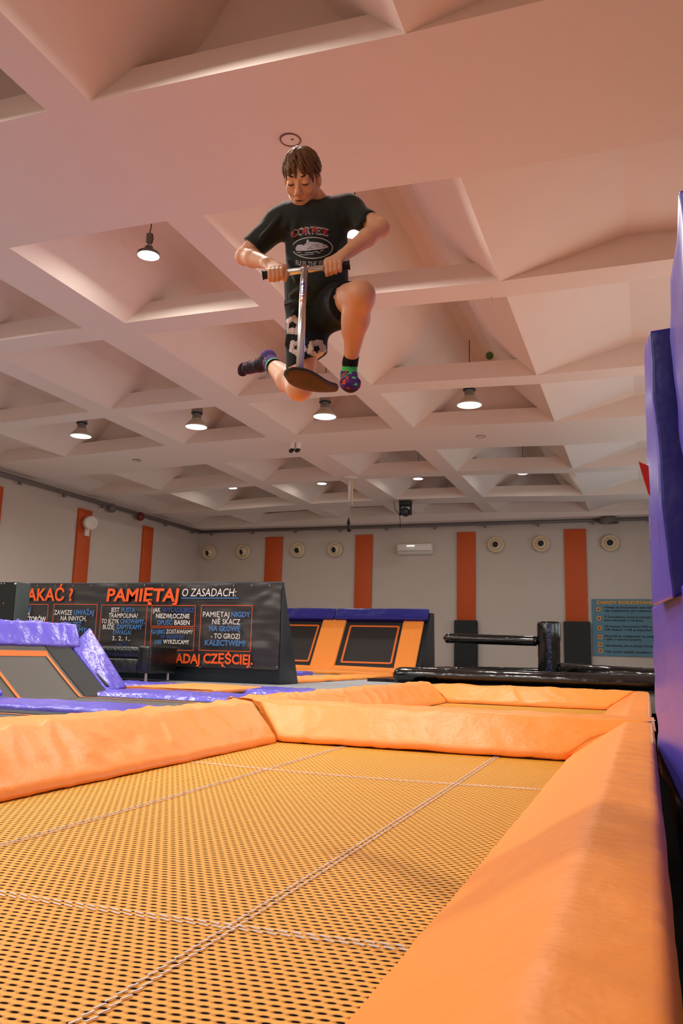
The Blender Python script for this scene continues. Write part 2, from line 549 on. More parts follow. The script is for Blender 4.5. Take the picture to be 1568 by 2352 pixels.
t1 = empty('trampoline', (-1.56, 2.5, -0.24), 'large yellow woven trampoline with orange padding in the foreground below the jumping boy', 'trampoline')
ZB = -0.24
woven_bed(t1, -2.70, -0.44, -0.6, 5.95, ZB, 0.02)
stitch_rows(t1, [-2.09, -0.985], [-0.58, 1.955, 4.505], -2.60, -0.52, -0.6, 5.85, ZB, 0.02)
LP = [(-2.60, ZB - 0.005), (-2.615, ZB + 0.045), (-2.93, 0.035), (-3.16, 0.035), (-3.19, -0.03), (-2.94, -0.05)]
pad('pad', LP, 'y', -0.8, 5.75, M_OPAD, t1, miter1=lambda a: 5.76 + 0.75 * max(0, -2.60 - a) * (0.95), wr=0.009, wf=4.2, seed=1.3)
RP = [(-0.52, ZB - 0.005), (-0.505, ZB + 0.04), (-0.15, 0.02), (0.015, 0.02), (0.03, -0.05), (0.03, -0.45), (-0.1, -0.45), (-0.2, -0.08)]
pad('pad', RP, 'y', -0.8, 5.9, M_OPAD, t1, miter1=lambda a: 5.86 + 0.9 * min(0.36, max(0, a + 0.52)), wr=0.0035, wf=3.0, seed=4.1)
CP = [(5.80, ZB), (5.80, ZB + 0.05), (6.12, 0.03), (6.55, 0.03), (6.95, ZB + 0.04), (6.95, ZB), (6.5, -0.04), (6.15, -0.04)]


def cp0(a):
    return -2.62 - 0.95 * (max(0, min(0.34, a - 5.80)) + 0) if a < 6.3 else -2.78 - 0.9 * max(0, min(0.36, 6.95 - a))


def cp1(a):
    return (-0.52 + 1.08 * max(0, min(0.36, a - 5.80)) + (0.17 if a > 6.12 else 0.17 * max(0, (a - 5.95) / 0.17))) if a < 6.3 else (0.03 if a < 6.6 else -0.53 + 1.5 * max(0, min(0.37, 6.95 - a)))


pad('pad', CP, 'x', -2.6, -0.5, M_OPAD, t1, miter0=cp0, miter1=cp1, wr=0.006, wf=3.6, seed=7.7)

t2 = empty('trampoline', (-1.65, 9.5, -0.24), 'second yellow woven trampoline, beyond the orange cross pad and before the black inflatable', 'trampoline')
woven_bed(t2, -2.85, -0.45, 6.9, 12.2, ZB, 0.02)
LP2 = [(-2.78, ZB), (-2.79, ZB + 0.045), (-3.10, 0.04), (-3.32, 0.04), (-3.34, -0.03), (-3.08, -0.05)]
pad('pad', LP2, 'y', 6.6, 12.1, M_OPAD, t2, miter0=lambda a: 6.95 - 1.0 * max(0, min(0.36, -2.78 - a)) - (0.3 if a < -3.05 else 0), miter1=lambda a: 12.1 + 0.95 * max(0, -2.78 - a), wr=0.010, wf=3.0, seed=2.2)
RP2 = [(-0.53, ZB), (-0.515, ZB + 0.04), (-0.17, 0.02), (0.0, 0.02), (0.02, -0.05), (0.02, -0.45), (-0.1, -0.45), (-0.2, -0.08)]
pad('pad', RP2, 'y', 6.6, 12.1, M_OPAD, t2, miter0=lambda a: 6.98 - 1.0 * max(0, min(0.38, a + 0.53)), miter1=lambda a: 12.1 + 0.95 * max(0, min(0.4, a + 0.53)), wr=0.004, wf=3.0, seed=5.5)
CP2 = [(12.12, ZB), (12.12, ZB + 0.05), (12.45, 0.02), (12.62, 0.02), (12.64, -0.1), (12.45, -0.1)]
pad('pad', CP2, 'x', -2.8, -0.5, M_OPAD, t2, miter0=lambda a: -2.78 - 0.95 * max(0, min(0.35, a - 12.12)), miter1=lambda a: -0.53 + 1.0 * max(0, min(0.5, a - 12.12)), wr=0.010, wf=2.6, seed=3.4)

# ---------------------------------------------------------------- purple trampolines on the left
t3 = empty('trampoline', (-4.6, 6.1, 0), 'purple framed trampoline with a grey sloping end bed edged in orange', 'trampoline')
zb3 = -0.035
bd = MB()
bd.quad((-4.95, 5.45, zb3), (-3.1, 5.45, zb3), (-3.1, 6.95, zb3), (-4.95, 6.95, zb3))
nseg = 10
sl = []
for k in range(nseg + 1):
    t = k / nseg
    # curve from the flat bed up the slope
    sl.append((-4.95 - 0.10 * t - 0.55 * t ** 1.3, zb3 + 0.58 * t ** 1.3))
for (a, b) in zip(sl, sl[1:]):
    bd.quad((a[0], 5.45, a[1]), (a[0], 6.95, a[1]), (b[0], 6.95, b[1]), (b[0], 5.45, b[1]))
bd.build('jumping_bed', M_BED, t3, smooth=True)
bk = MB()
for (a, b) in zip(sl, sl[1:]):
    bk.quad((a[0] + .004, 6.58, a[1] + .004), (a[0] + .004, 6.95, a[1] + .004), (b[0] + .004, 6.95, b[1] + .004), (b[0] + .004, 6.58, b[1] + .004))
bk.quad((sl[9][0] + .004, 5.5, sl[9][1]), (sl[9][0] + .004, 6.58, sl[9][1]), (sl[10][0] + .004, 6.58, sl[10][1]), (sl[10][0] + .004, 5.5, sl[10][1]))
bk.build('spring_cover', M_BLK, t3, smooth=True)
ln = MB()


def strip3(pts, w, off=0.004):
    for a, b in zip(pts, pts[1:]):
        ln.bar(a, b, w, 0.004)


for yy in (5.72, 6.50):
    pts = [(-3.1, yy, zb3 + 0.006)] + [(p[0] + 0.004, yy, p[1] + 0.006) for p in sl[:8]]
    for a, b in zip(pts, pts[1:]):
        ln.quad((a[0], yy - 0.02, a[2]), (a[0], yy + 0.02, a[2]), (b[0], yy + 0.02, b[2]), (b[0], yy - 0.02, b[2]))
p7 = sl[7]; p8 = (sl[7][0] - 0.03, sl[7][1] + 0.05)
ln.quad((p7[0] + 0.008, 5.70, p7[1]), (p7[0] + 0.008, 6.52, p7[1]), (p8[0] + 0.008, 6.52, p8[1]), (p8[0] + 0.008, 5.70, p8[1]))
ln.build('border_stripe', M_ORL, t3)
sp = MB()
sp.box(-4.9, -3.1, 6.56, 6.95, -0.08, -0.031); sp.box(-5.0, -3.1, 5.40, 5.46, -0.30, -0.03)
sp.box(-5.66, -5.57, 5.2, 7.1, 0.36, 0.50)
sp.build('spring_skirt', M_BLK, t3)
pad('pad', [(4.90, -0.06), (4.90, -0.005), (4.97, 0.005), (5.60, 0.0), (5.62, -0.04)], 'x', -6.6, -3.17, M_PURP, t3, wr=0.004, wf=5, seed=1.1, rnd=0.02)
pad('pad', [(6.74, -0.05), (6.80, 0.005), (7.45, 0.015), (7.46, -0.05)], 'x', -5.10, -3.33, M_PURP, t3, wr=0.007, wf=5, seed=2.1, rnd=0.02)


def slab(name, quad8, m, parent, wr=0.006, nu=24, nv=8, seed=0.0, sub=0):
    """rectangular cushion between a lower and an upper quad (corners in order), wrinkled"""
    A = [Vector(p) for p in quad8[:4]]; B = [Vector(p) for p in quad8[4:]]
    mb = MB()
    nrm = ((B[0] - A[0]) + (B[2] - A[2])).normalized()

    def bil(Q, s, t): return Q[0] * (1 - s) * (1 - t) + Q[1] * s * (1 - t) + Q[2] * s * t + Q[3] * (1 - s) * t
    for Q, sg in ((A, -1), (B, 1)):
        for j in range(nv + 1):
            for i in range(nu + 1):
                s, t = i / nu, j / nv
                p = bil(Q, s, t)
                d = min(min(s, 1 - s) * nu, min(t, 1 - t) * nv)
                w = noise.noise(p * 7 + Vector((seed, 0, 0))) + 0.5 * noise.noise(p * 17 + Vector((0, seed, 0)))
                p = p + nrm * sg * (wr * w * min(1, d))
                mb.v.append(tuple(p))
    n = (nu + 1) * (nv + 1)
    for q0 in (0, n):
        for j in range(nv):
            for i in range(nu):
                q = q0 + j * (nu + 1) + i
                mb.f.append((q, q + 1, q + nu + 2, q + nu + 1)); mb.mi.append(0)
    rim = [i for i in range(nu + 1)] + [j * (nu + 1) + nu for j in range(1, nv + 1)] + [nv * (nu + 1) + i for i in range(nu - 1, -1, -1)] + [j * (nu + 1) for j in range(nv - 1, 0, -1)]
    for a, b in zip(rim, rim[1:] + rim[:1]):
        mb.f.append((a, b, b + n, a + n)); mb.mi.append(0)
    o = mb.build(name, m, parent, smooth=True, bevel=0.018, seg=3)
    return o


# sloping side strip at the far side and the top roll of the angled bed
def sl_pt(t, y, off=0.0):
    x = -4.97 - 0.56 * t; z = 0.0 + 0.56 * t
    return Vector((x + off * 0.75, y, z + off * 0.66))


qa = [aty(250, 1588, 7.02), aty(292, 1577, 7.5), aty(207, 1440, 7.5), aty(167, 1482, 7.02)]
qn = (qa[1] - qa[0]).cross(qa[3] - qa[0]).normalized()
if qn.z < 0: qn = -qn
slab('pad', [p - qn * .05 for p in qa] + qa, M_PURP, t3, 0.004, 10, 24, 3.0)
slab('pad', [sl_pt(0, 5.1), sl_pt(0, 5.5), sl_pt(1.0, 5.5), sl_pt(1.0, 5.1)] + [sl_pt(0, 5.1, .05), sl_pt(0, 5.5, .05), sl_pt(1.0, 5.5, .05), sl_pt(1.0, 5.1, .05)], M_PURP, t3, 0.006, 8, 20, 4.0)
# top roll
pad('pad', [(-5.50, 0.395), (-5.45, 0.435), (-5.63, 0.655), (-5.80, 0.66), (-5.86, 0.58), (-5.62, 0.38)], 'y', 4.9, 7.22, M_PURP, t3, miter1=lambda a: 7.1 - (a + 5.45) * 0.8, wr=0.012, wf=5.5, seed=8.8, rnd=0.03)
gs = MB(); a = aty(247, 1577, 7.06) + qn * .006; b = aty(216, 1543, 7.06) + qn * .006
gs.bar(a, b, 0.05, 0.008, up=tuple(qn)); gs.build('grip_tape', M_BLK, t3)

t4 = empty('trampoline', (-3.9, 3.9, 0), 'grey trampoline bed with thin orange edge line, nearest the left edge', 'trampoline')
MB().quad((-6.2, 3.5, -0.035), (-3.2, 3.5, -0.035), (-3.2, 4.86, -0.035), (-6.2, 4.86, -0.035)).build('jumping_bed', M_BED, t4)
MB().quad((-6.2, 4.56, -0.031), (-3.2, 4.56, -0.031), (-3.2, 4.60, -0.031), (-6.2, 4.60, -0.031)).build('border_stripe', M_ORL, t4)
MB().box(-6.2, -3.2, 4.66, 4.9, -0.3, -0.031).build('spring_skirt', M_BLK, t4)
pad('pad', [(2.9, -0.06), (2.9, 0.0), (3.56, 0.0), (3.58, -0.04)], 'x', -6.2, -3.18, M_PURP, t4, wr=0.006, wf=5, seed=6.1, rnd=0.02)
pad('pad', [(-3.19, -0.04), (-3.19, 0.012), (-3.50, 0.012), (-3.50, -0.04)], 'y', 3.45, 4.6, M_OPAD, t4, wr=0.003, wf=4, seed=6.6, rnd=0.012, miter0=lambda a: 3.5 + max(0, -3.2 - a) * 0.6, miter1=lambda a: 4.6 - max(0, -3.2 - a) * 1.6)

t5 = empty('trampoline', (-5.3, 8.2, 0), 'narrow purple edged trampoline row in front of the black banner', 'trampoline')
MB().quad((-9, 7.44, -0.035), (-3.3, 7.44, -0.035), (-3.3, 8.2, -0.035), (-9, 8.2, -0.035)).build('jumping_bed', M_BED, t5)
MB().quad((-9, 7.84, -0.031), (-3.3, 7.84, -0.031), (-3.3, 7.90, -0.031), (-9, 7.90, -0.031)).build('border_stripe', M_ORL, t5)
MB().box(-9, -3.3, 8.0, 8.24, -0.3, -0.03).build('spring_skirt', M_BLK, t5)
pad('pad', [(8.2, -0.04), (8.26, 0.02), (9.05, 0.02), (9.06, -0.04)], 'x', -9, -3.36, M_PURP, t5, wr=0.006, wf=5, seed=9.1, rnd=0.02)
pad('pad', [(-5.15, -0.02), (-5.15, 0.035), (-4.12, 0.035), (-4.12, -0.02)], 'y', 7.5, 8.9, M_OPAD, t5, wr=0.003, wf=3, seed=9.6, rnd=0.03, miter0=lambda a: 7.48 + 0.25 * max(0, (a + 4.4)), miter1=lambda a: 8.85 - 0.45 * max(0, (a + 4.5)))

# ---------------------------------------------------------------- things behind: banner wall, cabinet, sofa
YBN = 10.2
bw = empty('banner_wall', (-7.2, YBN, 0), 'long black wedge shaped wall hung with the printed rules banner', 'wall block')
x1b = -4.61; x0b = -10.6
w = MB()
w.add([(x0b, YBN, 0), (x1b, YBN, 0), (x1b, YBN, 1.375), (x0b, YBN, 1.375), (x0b, YBN + .66, 0), (x1b, YBN + .66, 0), (x1b, YBN + 0.05, 1.375), (x0b, YBN + 0.05, 1.375)],
      [(0, 1, 2, 3), (1, 5, 6, 2), (5, 4, 7, 6), (4, 0, 3, 7), (3, 2, 6, 7), (0, 4, 5, 1)])
w.build('body', M_NAVY, bw, bevel=0.012)
bn = empty('banner', (-7.2, YBN, 0.8), 'black vinyl banner with orange, white and blue Polish safety rules', 'banner')
YB = YBN - 0.075
zt = aty(500, 1339, YB).z; zbm = aty(560, 1536, YB).z
# softly creased sheet
mb = MB(); nx, nz = 120, 28
bx0, bx1 = -10.4, aty(641, 1430, YB).x
for j in range(nz + 1):
    for i in range(nx + 1):
        x = bx0 + (bx1 - bx0) * i / nx; z = zbm + (zt - zbm) * j / nz
        d = 0.016 * noise.noise(Vector((x * .9 + z * 1.8, z * 5.0 + x * .8, 2)))
        for (cx0, cz0, sl_, wd, am) in ((-8.6, zt - .05, -.14, .035, .012), (-8.5, zt - .13, -.05, .03, .010), (-6.3, zt - .18, .16, .04, .012)):
            q_ = (z - cz0) - sl_ * (x - cx0); d += am * math.exp(-(q_ / wd) ** 2) * math.exp(-((x - cx0 - .7) / 1.0) ** 2)
        # radiating creases at the right corner
        rr = math.hypot(x - bx1, z - zt); an = math.atan2(zt - z, bx1 - x)
        d += 0.014 * math.sin(an * 13) * math.exp(-rr * 1.2) * min(1, rr * 4)
        mb.v.append((x, YB + 0.034 - max(-.026, min(.026, d)), z))
for j in range(nz):
    for i in range(nx):
        q = j * (nx + 1) + i; mb.f.append((q, q + 1, q + nx + 2, q + nx + 1)); mb.mi.append(0)
mb.build('sheet', M_BANNER, bn, smooth=True)
YT = YB - 0.006
INKM = {'o': M_TXO, 'w': M_TXW, 'b': M_TXB, 'd': M_TXD}


def banner_line(s, u0, u1, vb, cap, ink, bold=0.02, shear=0.0):
    vs, fs = text2d(s, bold)
    xs = [p[0] for p in vs]; xa, xb = min(xs), max(xs)
    P0 = aty(u0, vb, YT); P1 = aty(u1, vb + (u1 - u0) * 0.0, YT); T = aty((u0 + u1) / 2, vb - cap, YT); Bm = aty((u0 + u1) / 2, vb, YT)
    h = T.z - Bm.z
    out = []
    for (x, y) in vs:
        f = (x - xa) / (xb - xa)
        out.append((P0.x + (P1.x - P0.x) * f + shear * y * h, YT, Bm.z + y * h))
    MB().add(out, fs).build('printed_words', INKM[ink], bn)


def banner_box(u0, u1, v0, v1, ink='o', wpx=1.3):
    a = aty(u0, (v0 + v1) / 2, YT); b = aty(u1, (v0 + v1) / 2, YT); zt_ = aty((u0 + u1) / 2, v0, YT).z; zb_ = aty((u0 + u1) / 2, v1, YT).z
    w_ = wpx * 0.0056
    I = MB()
    for (p, q) in (((a.x, zt_), (b.x, zt_)), ((a.x, zb_), (b.x, zb_))):
        I.quad((p[0], YT, p[1] - w_ / 2), (q[0], YT, q[1] - w_ / 2), (q[0], YT, q[1] + w_ / 2), (p[0], YT, p[1] + w_ / 2))
    for x in (a.x, b.x):
        I.quad((x - w_ / 2, YT, zb_), (x + w_ / 2, YT, zb_), (x + w_ / 2, YT, zt_), (x - w_ / 2, YT, zt_))
    I.build('printed_frame', INKM[ink], bn)


banner_line('SKAKAĆ ?', 28, 166, 1379.5, 28, 'o', 0.02)
banner_line('PAMIĘTAJ', 244, 408, 1380.5, 28.5, 'o', 0.03, 0.08)
banner_line('O ZASADACH:', 417, 541, 1369.5, 18, 'w', 0.0, 0.12)
a = aty(416, 1373.5, YT); b = aty(548, 1373.5, YT)
MB().quad((a.x, YT, a.z - .008), (b.x, YT, b.z - .008), (b.x, YT, b.z + .006), (a.x, YT, a.z + .006)).build('printed_underline', M_TXB, bn)
for t_ in [('INSTRUKTORÓW', 24, 105, 1427, 11, 'w', .02), ('SWOICH', 24, 67, 1414, 10, 'w', .01), ('SŁUCHAJ', 24, 70, 1402, 10, 'b', .02),
           ('ZAWSZE', 124, 165, 1412, 11, 'w', 0), ('UWAŻAJ', 169, 215, 1412, 11, 'b', .03), ('NA INNYCH,', 139, 198, 1425.5, 11, 'w', 0),
           ('MY TEŻ', 148, 186, 1438.5, 10, 'b', .03), ('UWAŻAMY,', 130, 201, 1452, 11, 'b', .03),
           ('JEST', 254, 274, 1406, 10.5, 'w', 0), ('PUSTA', 278, 310, 1406, 10.5, 'b', .02), ('TRAMPOLINA?', 249, 316, 1419, 10.5, 'w', 0),
           ('TO JĘZYK', 232.5, 273, 1432, 10.5, 'w', 0), ('CHOWAMY,', 276, 332, 1432, 10, 'b', .03), ('BUZIĘ', 236, 262.5, 1445, 10.5, 'w', 0),
           ('ZAMYKAMY', 266, 327, 1445, 10.5, 'b', .03), ('UWAGA!', 259, 301, 1457.5, 10, 'b', .02), ('3.. 2.. 1..', 257, 298, 1471, 10, 'w', 0), ('LEĆ!', 267, 290, 1484.5, 9, 'd', .02),
           ('JAK', 351, 368, 1406, 10.5, 'w', 0), ('WYLĄDUJESZ', 372, 446.5, 1406, 10, 'd', .03), ('NIEZWŁOCZNIE', 358, 435, 1420, 10.5, 'w', .01),
           ('OPUŚĆ', 360, 396, 1435, 10.5, 'b', .03), ('BASEN', 400, 435, 1435, 10.5, 'w', .01),
           ('GĄBKI', 348, 378, 1455.5, 9.5, 'b', .03), ('ZOSTAWIAMY', 381, 443, 1455.5, 9.5, 'w', 0), ('W BASENIE', 367, 422, 1467, 8.5, 'd', .03),
           ('NIE', 355, 371, 1479, 9.5, 'b', .03), ('WYRZUCAMY', 374, 434, 1479, 9.5, 'w', .01),
           ('PAMIĘTAJ', 465.5, 526, 1417, 12, 'w', 0), ('NIGDY', 530.5, 575, 1417, 11.5, 'b', .03), ('NIE SKACZ', 487, 551, 1434, 12.5, 'w', 0),
           ('NA GŁOWĘ', 480, 552, 1449.5, 12, 'b', .03), ('- TO GROZI', 484, 550, 1467, 12, 'w', 0), ('KALECTWEM!', 470, 563, 1483, 12.5, 'b', .03),
           ('ADAJ', 402, 458, 1523, 21, 'o', .03), ('CZĘŚCIEJ.', 466, 580, 1524.5, 22, 'o', .03)]:
    banner_line(*t_)
for bb in [(24, 109, 1388, 1434), (24, 107, 1438, 1500), (118.5, 218.5, 1388, 1520), (229, 334.5, 1389.5, 1500), (347.5, 447.5, 1390.5, 1438.5), (346, 445, 1442.5, 1493), (459.5, 577, 1390.5, 1495)]:
    banner_box(*bb)
for u in range(86, 640, 41):
    p = aty(u, 1345, YB); MB().lathe((p.x, YB - 0.004, p.z), (0, -1, 0), [(0.0, 0.006), (0.006, 0.006), (0.010, 0.0)], 10).build('eyelet', M_CHROME, bn)
for u in (459, 516, 575, 636):
    p = aty(u, 1532, YB); MB().lathe((p.x, YB - 0.004, p.z), (0, -1, 0), [(0.0, 0.006), (0.007, 0.006), (0.011, 0.0)], 10).build('eyelet', M_CHROME, bn)

cb = empty('cabinet', (-7.3, 8.1, 0), 'tall dark cabinet at the left edge in front of the banner', 'cabinet')
MB().box(-8.2, -7.14, 8.0, 8.24, 0.0, 1.185).build('body', mat('cabinet_side', S((58, 72, 70)), 0.5), cb, bevel=0.006)
MB().box(-8.19, -7.15, 7.985, 8.0, 0.03, 1.18).build('door', mat('cabinet_front', S((12, 20, 22)), 0.35), cb)
cl = MB(); p = aty(35.5, 1340.5, 7.98); cl.box(p.x - .012, p.x + .012, 7.975, 7.985, p.z - .008, p.z + .008)
for u in (3, 10): p = aty(u, 1340.5, 7.98); cl.box(p.x - .004, p.x + .004, 7.975, 7.985, p.z - .004, p.z + .004)
cl.build('label_sticker', M_TXW, cb)
p = aty(7.5, 1386, 7.98); MB().add([(p.x - .009, 7.98, p.z + .01), (p.x + .009, 7.98, p.z + .008), (p.x + .008, 7.98, p.z - .014)], [(0, 1, 2)]).build('orange_mark', M_TXO, cb)

so = empty('sofa', (-6.5, 9.75, 0), 'black leather sofa with chrome legs in front of the banner', 'sofa')
ys = 9.30
MB().box(-6.24, -6.05, ys, ys + 0.68, 0.11, 0.465).build('armrest', M_LEATH, so, bevel=0.03, seg=3)
# ruched back cushion
mb = MB(); nx, nz = 60, 16
for j in range(nz + 1):
    for i in range(nx + 1):
        x = -7.75 + 1.50 * i / nx; a = PI * j / nz
        r = 0.075 + 0.006 * math.sin(x * 140 + j * .9) * math.sin(a) + 0.005 * noise.noise(Vector((x * 30, j * .4, 0)))
        mb.v.append((x, ys + 0.12 - math.sin(a) * r * 0.9 - 0.01, 0.385 + math.cos(a) * r))
for j in range(nz):
    for i in range(nx):
        q = j * (nx + 1) + i; mb.f.append((q, q + 1, q + nx + 2, q + nx + 1)); mb.mi.append(0)
mb.build('back_cushion', M_LEATH, so, smooth=True)
MB().box(-7.8, -6.24, ys + 0.05, ys + 0.62, 0.30, 0.455).build('backrest', M_LEATH, so, bevel=0.03)
MB().box(-7.8, -6.24, ys + 0.02, ys + 0.60, 0.11, 0.30).build('seat', M_LEATH, so, bevel=0.035, seg=3)
for (x, y) in ((-6.12, ys + 0.05), (-6.12, ys + 0.58), (-7.6, ys + .58), (-7.6, ys + .05)):
    MB().lathe((x, y, 0.0), (0, 0, 1), [(0.0, 0.0), (0.022, 0.0), (0.02, 0.02), (0.017, 0.115)], 16).build('leg', M_CHROME, so, smooth=True)

# ---------------------------------------------------------------- wall trampolines at the back
wt = empty('wall_trampoline', (-6.5, 17.9, 0), 'black slanted wall trampolines with orange pads and dark blue top rolls at the far wall', 'trampoline')


def wp(x, t, off=0.0):
    """point on the leaning plane; t 0 bottom, 1 top"""
    return Vector((x, 17.55 + 0.85 * t - off * 0.78, 0.0 + 1.20 * t + off * 0.6))


MB().add([wp(-4.70, 0), wp(-4.70, 1.18), Vector((-4.70, 18.9, 1.42)), Vector((-4.70, 19.0, 0)), wp(-4.64, 0), wp(-4.64, 1.18), Vector((-4.64, 18.9, 1.42)), Vector((-4.64, 19.0, 0))],
         [(0, 1, 2, 3), (4, 5, 6, 7), (0, 1, 5, 4), (1, 2, 6, 5), (2, 3, 7, 6), (3, 0, 4, 7)]).build('side_panel', M_NAVY, wt)
for (xa, xb) in ((-6.62, -5.22), (-8.60, -7.20)):
    MB().quad(wp(xa, 0), wp(xb, 0), wp(xb, 1.08), wp(xa, 1.08)).build('jumping_bed', mat('black_bed', S((34, 32, 32)), 0.6), wt)
    st = MB(); i0, i1, t0_, t1_ = xa + 0.13, xb - 0.10, 0.21, 0.90
    for (p, q) in (((i0, t0_), (i1, t0_)), ((i1, t0_), (i1, t1_)), ((i1, t1_), (i0, t1_)), ((i0, t1_), (i0, t0_))):
        st.bar(wp(p[0], p[1], .006), wp(q[0], q[1], .006), 0.045, 0.004, up=(0, -0.78, 0.6))
    st.build('border_stripe', M_ORL, wt)
    slab('pad', [wp(xa, -0.08), wp(xb + .04, -0.08), wp(xb + .04, 0.10), wp(xa, 0.12)] + [wp(xa, -0.08, .07), wp(xb + .04, -0.08, .07), wp(xb + .04, 0.10, .07), wp(xa, 0.12, .07)], M_OPAD, wt, .004, 16, 4, xa)
for (xa, xb, ta, tb) in ((-7.20, -6.62, -0.08, 1.0), (-5.22, -4.74, -0.08, 0.98)):
    slab('pad', [wp(xa, ta), wp(xb, ta), wp(xb, tb), wp(xa, tb)] + [wp(xa, ta, .07), wp(xb, ta, .07), wp(xb, tb, .07), wp(xa, tb, .07)], M_OPAD, wt, .005, 8, 20, xa)
for (xa, xb) in ((-6.90, -4.66), (-9.1, -6.93)):
    slab('top_roll', [wp(xa, .98, .02), wp(xb, .98, .02), wp(xb, 1.2, 0.02), wp(xa, 1.2, 0.02)] + [wp(xa, .98, .14), wp(xb, .98, .14), wp(xb, 1.2, 0.12), wp(xa, 1.2, 0.12)], M_BLUE, wt, .008, 30, 5, xa * 2)
MB().quad(wp(-5.3, 0, -.01), wp(-4.66, 0, -.01), wp(-4.66, 1.1, -.01), wp(-5.3, 1.1, -.01)).build('backing_board', M_NAVY, wt)
pad('pad', [(-5.45, -0.02), (-5.45, 0.05), (-4.66, 0.05), (-4.64, 0.0)], 'y', 10.95, 17.5, M_OPAD, wt, wr=0.006, wf=1.5, seed=12.0)
pad('pad', [(16.6, 0.0), (16.6, 0.07), (17.5, 0.10), (17.5, 0.0)], 'x', -8.8, -5.0, M_OPAD, wt, wr=0.006, wf=1.5, seed=13.0)
pad('purple_pad', [(14.7, 0.0), (14.7, 0.08), (15.2, 0.08), (15.2, 0.0)], 'x', -9, -6.15, M_PURP, wt, wr=0.006, wf=1.5, seed=14.0)

# ---------------------------------------------------------------- black inflatable
inf = empty('inflatable_arena', (-2.0, 14.5, 0), 'glossy black inflatable with a round post and padded beam in front of the far wall', 'inflatable')


def ribbed(pts, r, n=20, step=0.06, rib=1.0, depth=0.012):
    P = [Vector(p) for p in pts]; out = []; rr = []
    L = [0]
    for a, b in zip(P, P[1:]): L.append(L[-1] + (b - a).length)
    k = int(L[-1] / step); 
    for i in range(k + 1):
        t = L[-1] * i / k; j = 0
        while j < len(L) - 2 and L[j + 1] < t: j += 1
        q = P[j].lerp(P[j + 1], (t - L[j]) / (L[j + 1] - L[j])); out.append(q)
        ph = (t % rib) / rib; e = min(ph, 1 - ph) * rib
        endf = min(1, min(t, L[-1] - t) / (r * 0.9)); endf = math.sqrt(max(0.02, 1 - (1 - endf) ** 2))
        rr.append((r - depth * math.exp(-(e / 0.03) ** 2) + 0.003 * noise.noise(q * 6)) * endf)
    return out, rr


def itube(name, pts, r, **k):
    p, rr = ribbed(pts, r, **k)
    return MB().tube(p, rr, 22).build(name, M_INFL, inf, smooth=True)


itube('front_tube', [(-3.85, 12.95, 0.115), (-3.6, 12.93, 0.125), (0.6, 12.93, 0.12)], 0.125, rib=0.85)
itube('side_tube', [(-3.7, 13.1, 0.11), (-4.1, 15.2, 0.10), (-4.45, 17.6, 0.10), (-4.4, 19.6, 0.10)], 0.11, rib=1.2)
itube('back_tube', [(-4.4, 19.6, 0.10), (-1.6, 19.8, 0.12), (1.5, 19.8, 0.12)], 0.12, rib=1.2)
itube('right_tube', [(-1.75, 17.2, 0.21), (-0.6, 16.4, 0.17), (0.8, 15.9, 0.14)], 0.17, rib=1.0)
MB().box(-4.3, 0.6, 13.0, 19.7, 0.0, 0.05).build('base_mat', M_INFL, inf)
pp = MB().lathe((-1.775, 16.5, 0.0), (0, 0, 1), [(0.0, 0.0), (0.20, 0.0), (0.215, 0.1), (0.21, 0.45), (0.215, 0.5), (0.21, 0.75), (0.222, 0.82), (0.222, 1.10), (0.205, 1.145), (0.17, 1.155), (0, 1.15)], 28)
pp.build('post', M_INFL, inf, smooth=True)
MB().box(-1.775 - 0.01, -1.775 + 0.07, 16.265, 16.30, 0.03, 1.12).build('post_sheen', mat('painted_blue_sheen', S((14, 34, 66)), 0.2, bump=0.9, bscale=14, bdist=0.05), inf, bevel=0.01)  # blue strip painted on for the sheen of the black post
itube('beam', [(-3.86, 16.5, 0.80), (-3.7, 16.5, 0.80), (-1.95, 16.5, 0.775)], 0.098, rib=3.0)

# ---------------------------------------------------------------- far wall fittings
duct_m = M_CREAM
names = ['nearest the left corner', 'left of the first orange panel', 'right of the first orange panel', 'left of the second orange panel', 'right of the third orange panel', 'left of the fourth orange panel', 'above the blue rules board']
for i, (u, v, tx, tz) in enumerate([(480, 1269, .35, -.30), (558, 1267, .35, -.25), (683, 1263, .0, -.25), (769, 1262, .2, -.2), (1138, 1251, .03, 0), (1242, 1249, .0, 0.05), (1401, 1247, .05, 0)]):
    p = aty(u, v, YW - 0.1)
    e = empty('jet_nozzle', (p.x, YW, p.z), 'round cream air nozzle on the far wall, ' + names[i], 'air nozzle', 'air nozzles on the far wall')
    MB().lathe((p.x, YW - 0.002, p.z), (0, -1, 0), [(0.0, 0), (0.235, 0.0), (0.24, 0.05), (0.235, 0.12), (0.205, 0.16), (0.185, 0.15), (0.16, 0.08)], 36).build('housing', duct_m, e, smooth=True)
    ax = Vector((-tx, -1, tz)).normalized()
    MB().lathe(Vector((p.x, YW - 0.07, p.z)), ax, [(0.175, -0.02), (0.17, 0.04), (0.13, 0.10), (0.10, 0.125), (0.092, 0.13), (0.085, 0.06), (0.0, 0.05)], 32).build('nozzle', duct_m, e, smooth=True)
    MB().lathe(Vector((p.x, YW - 0.07, p.z)), ax, [(0.0, 0.095), (0.088, 0.095)], 24).build('opening', M_BLK, e)
ac = empty('air_conditioner', (-6.5, YW, 3.45), 'white wall air conditioner between the second and third orange panels', 'air conditioner')
a = aty(912, 1273, YW - .2); b = aty(991, 1247, YW - .2)
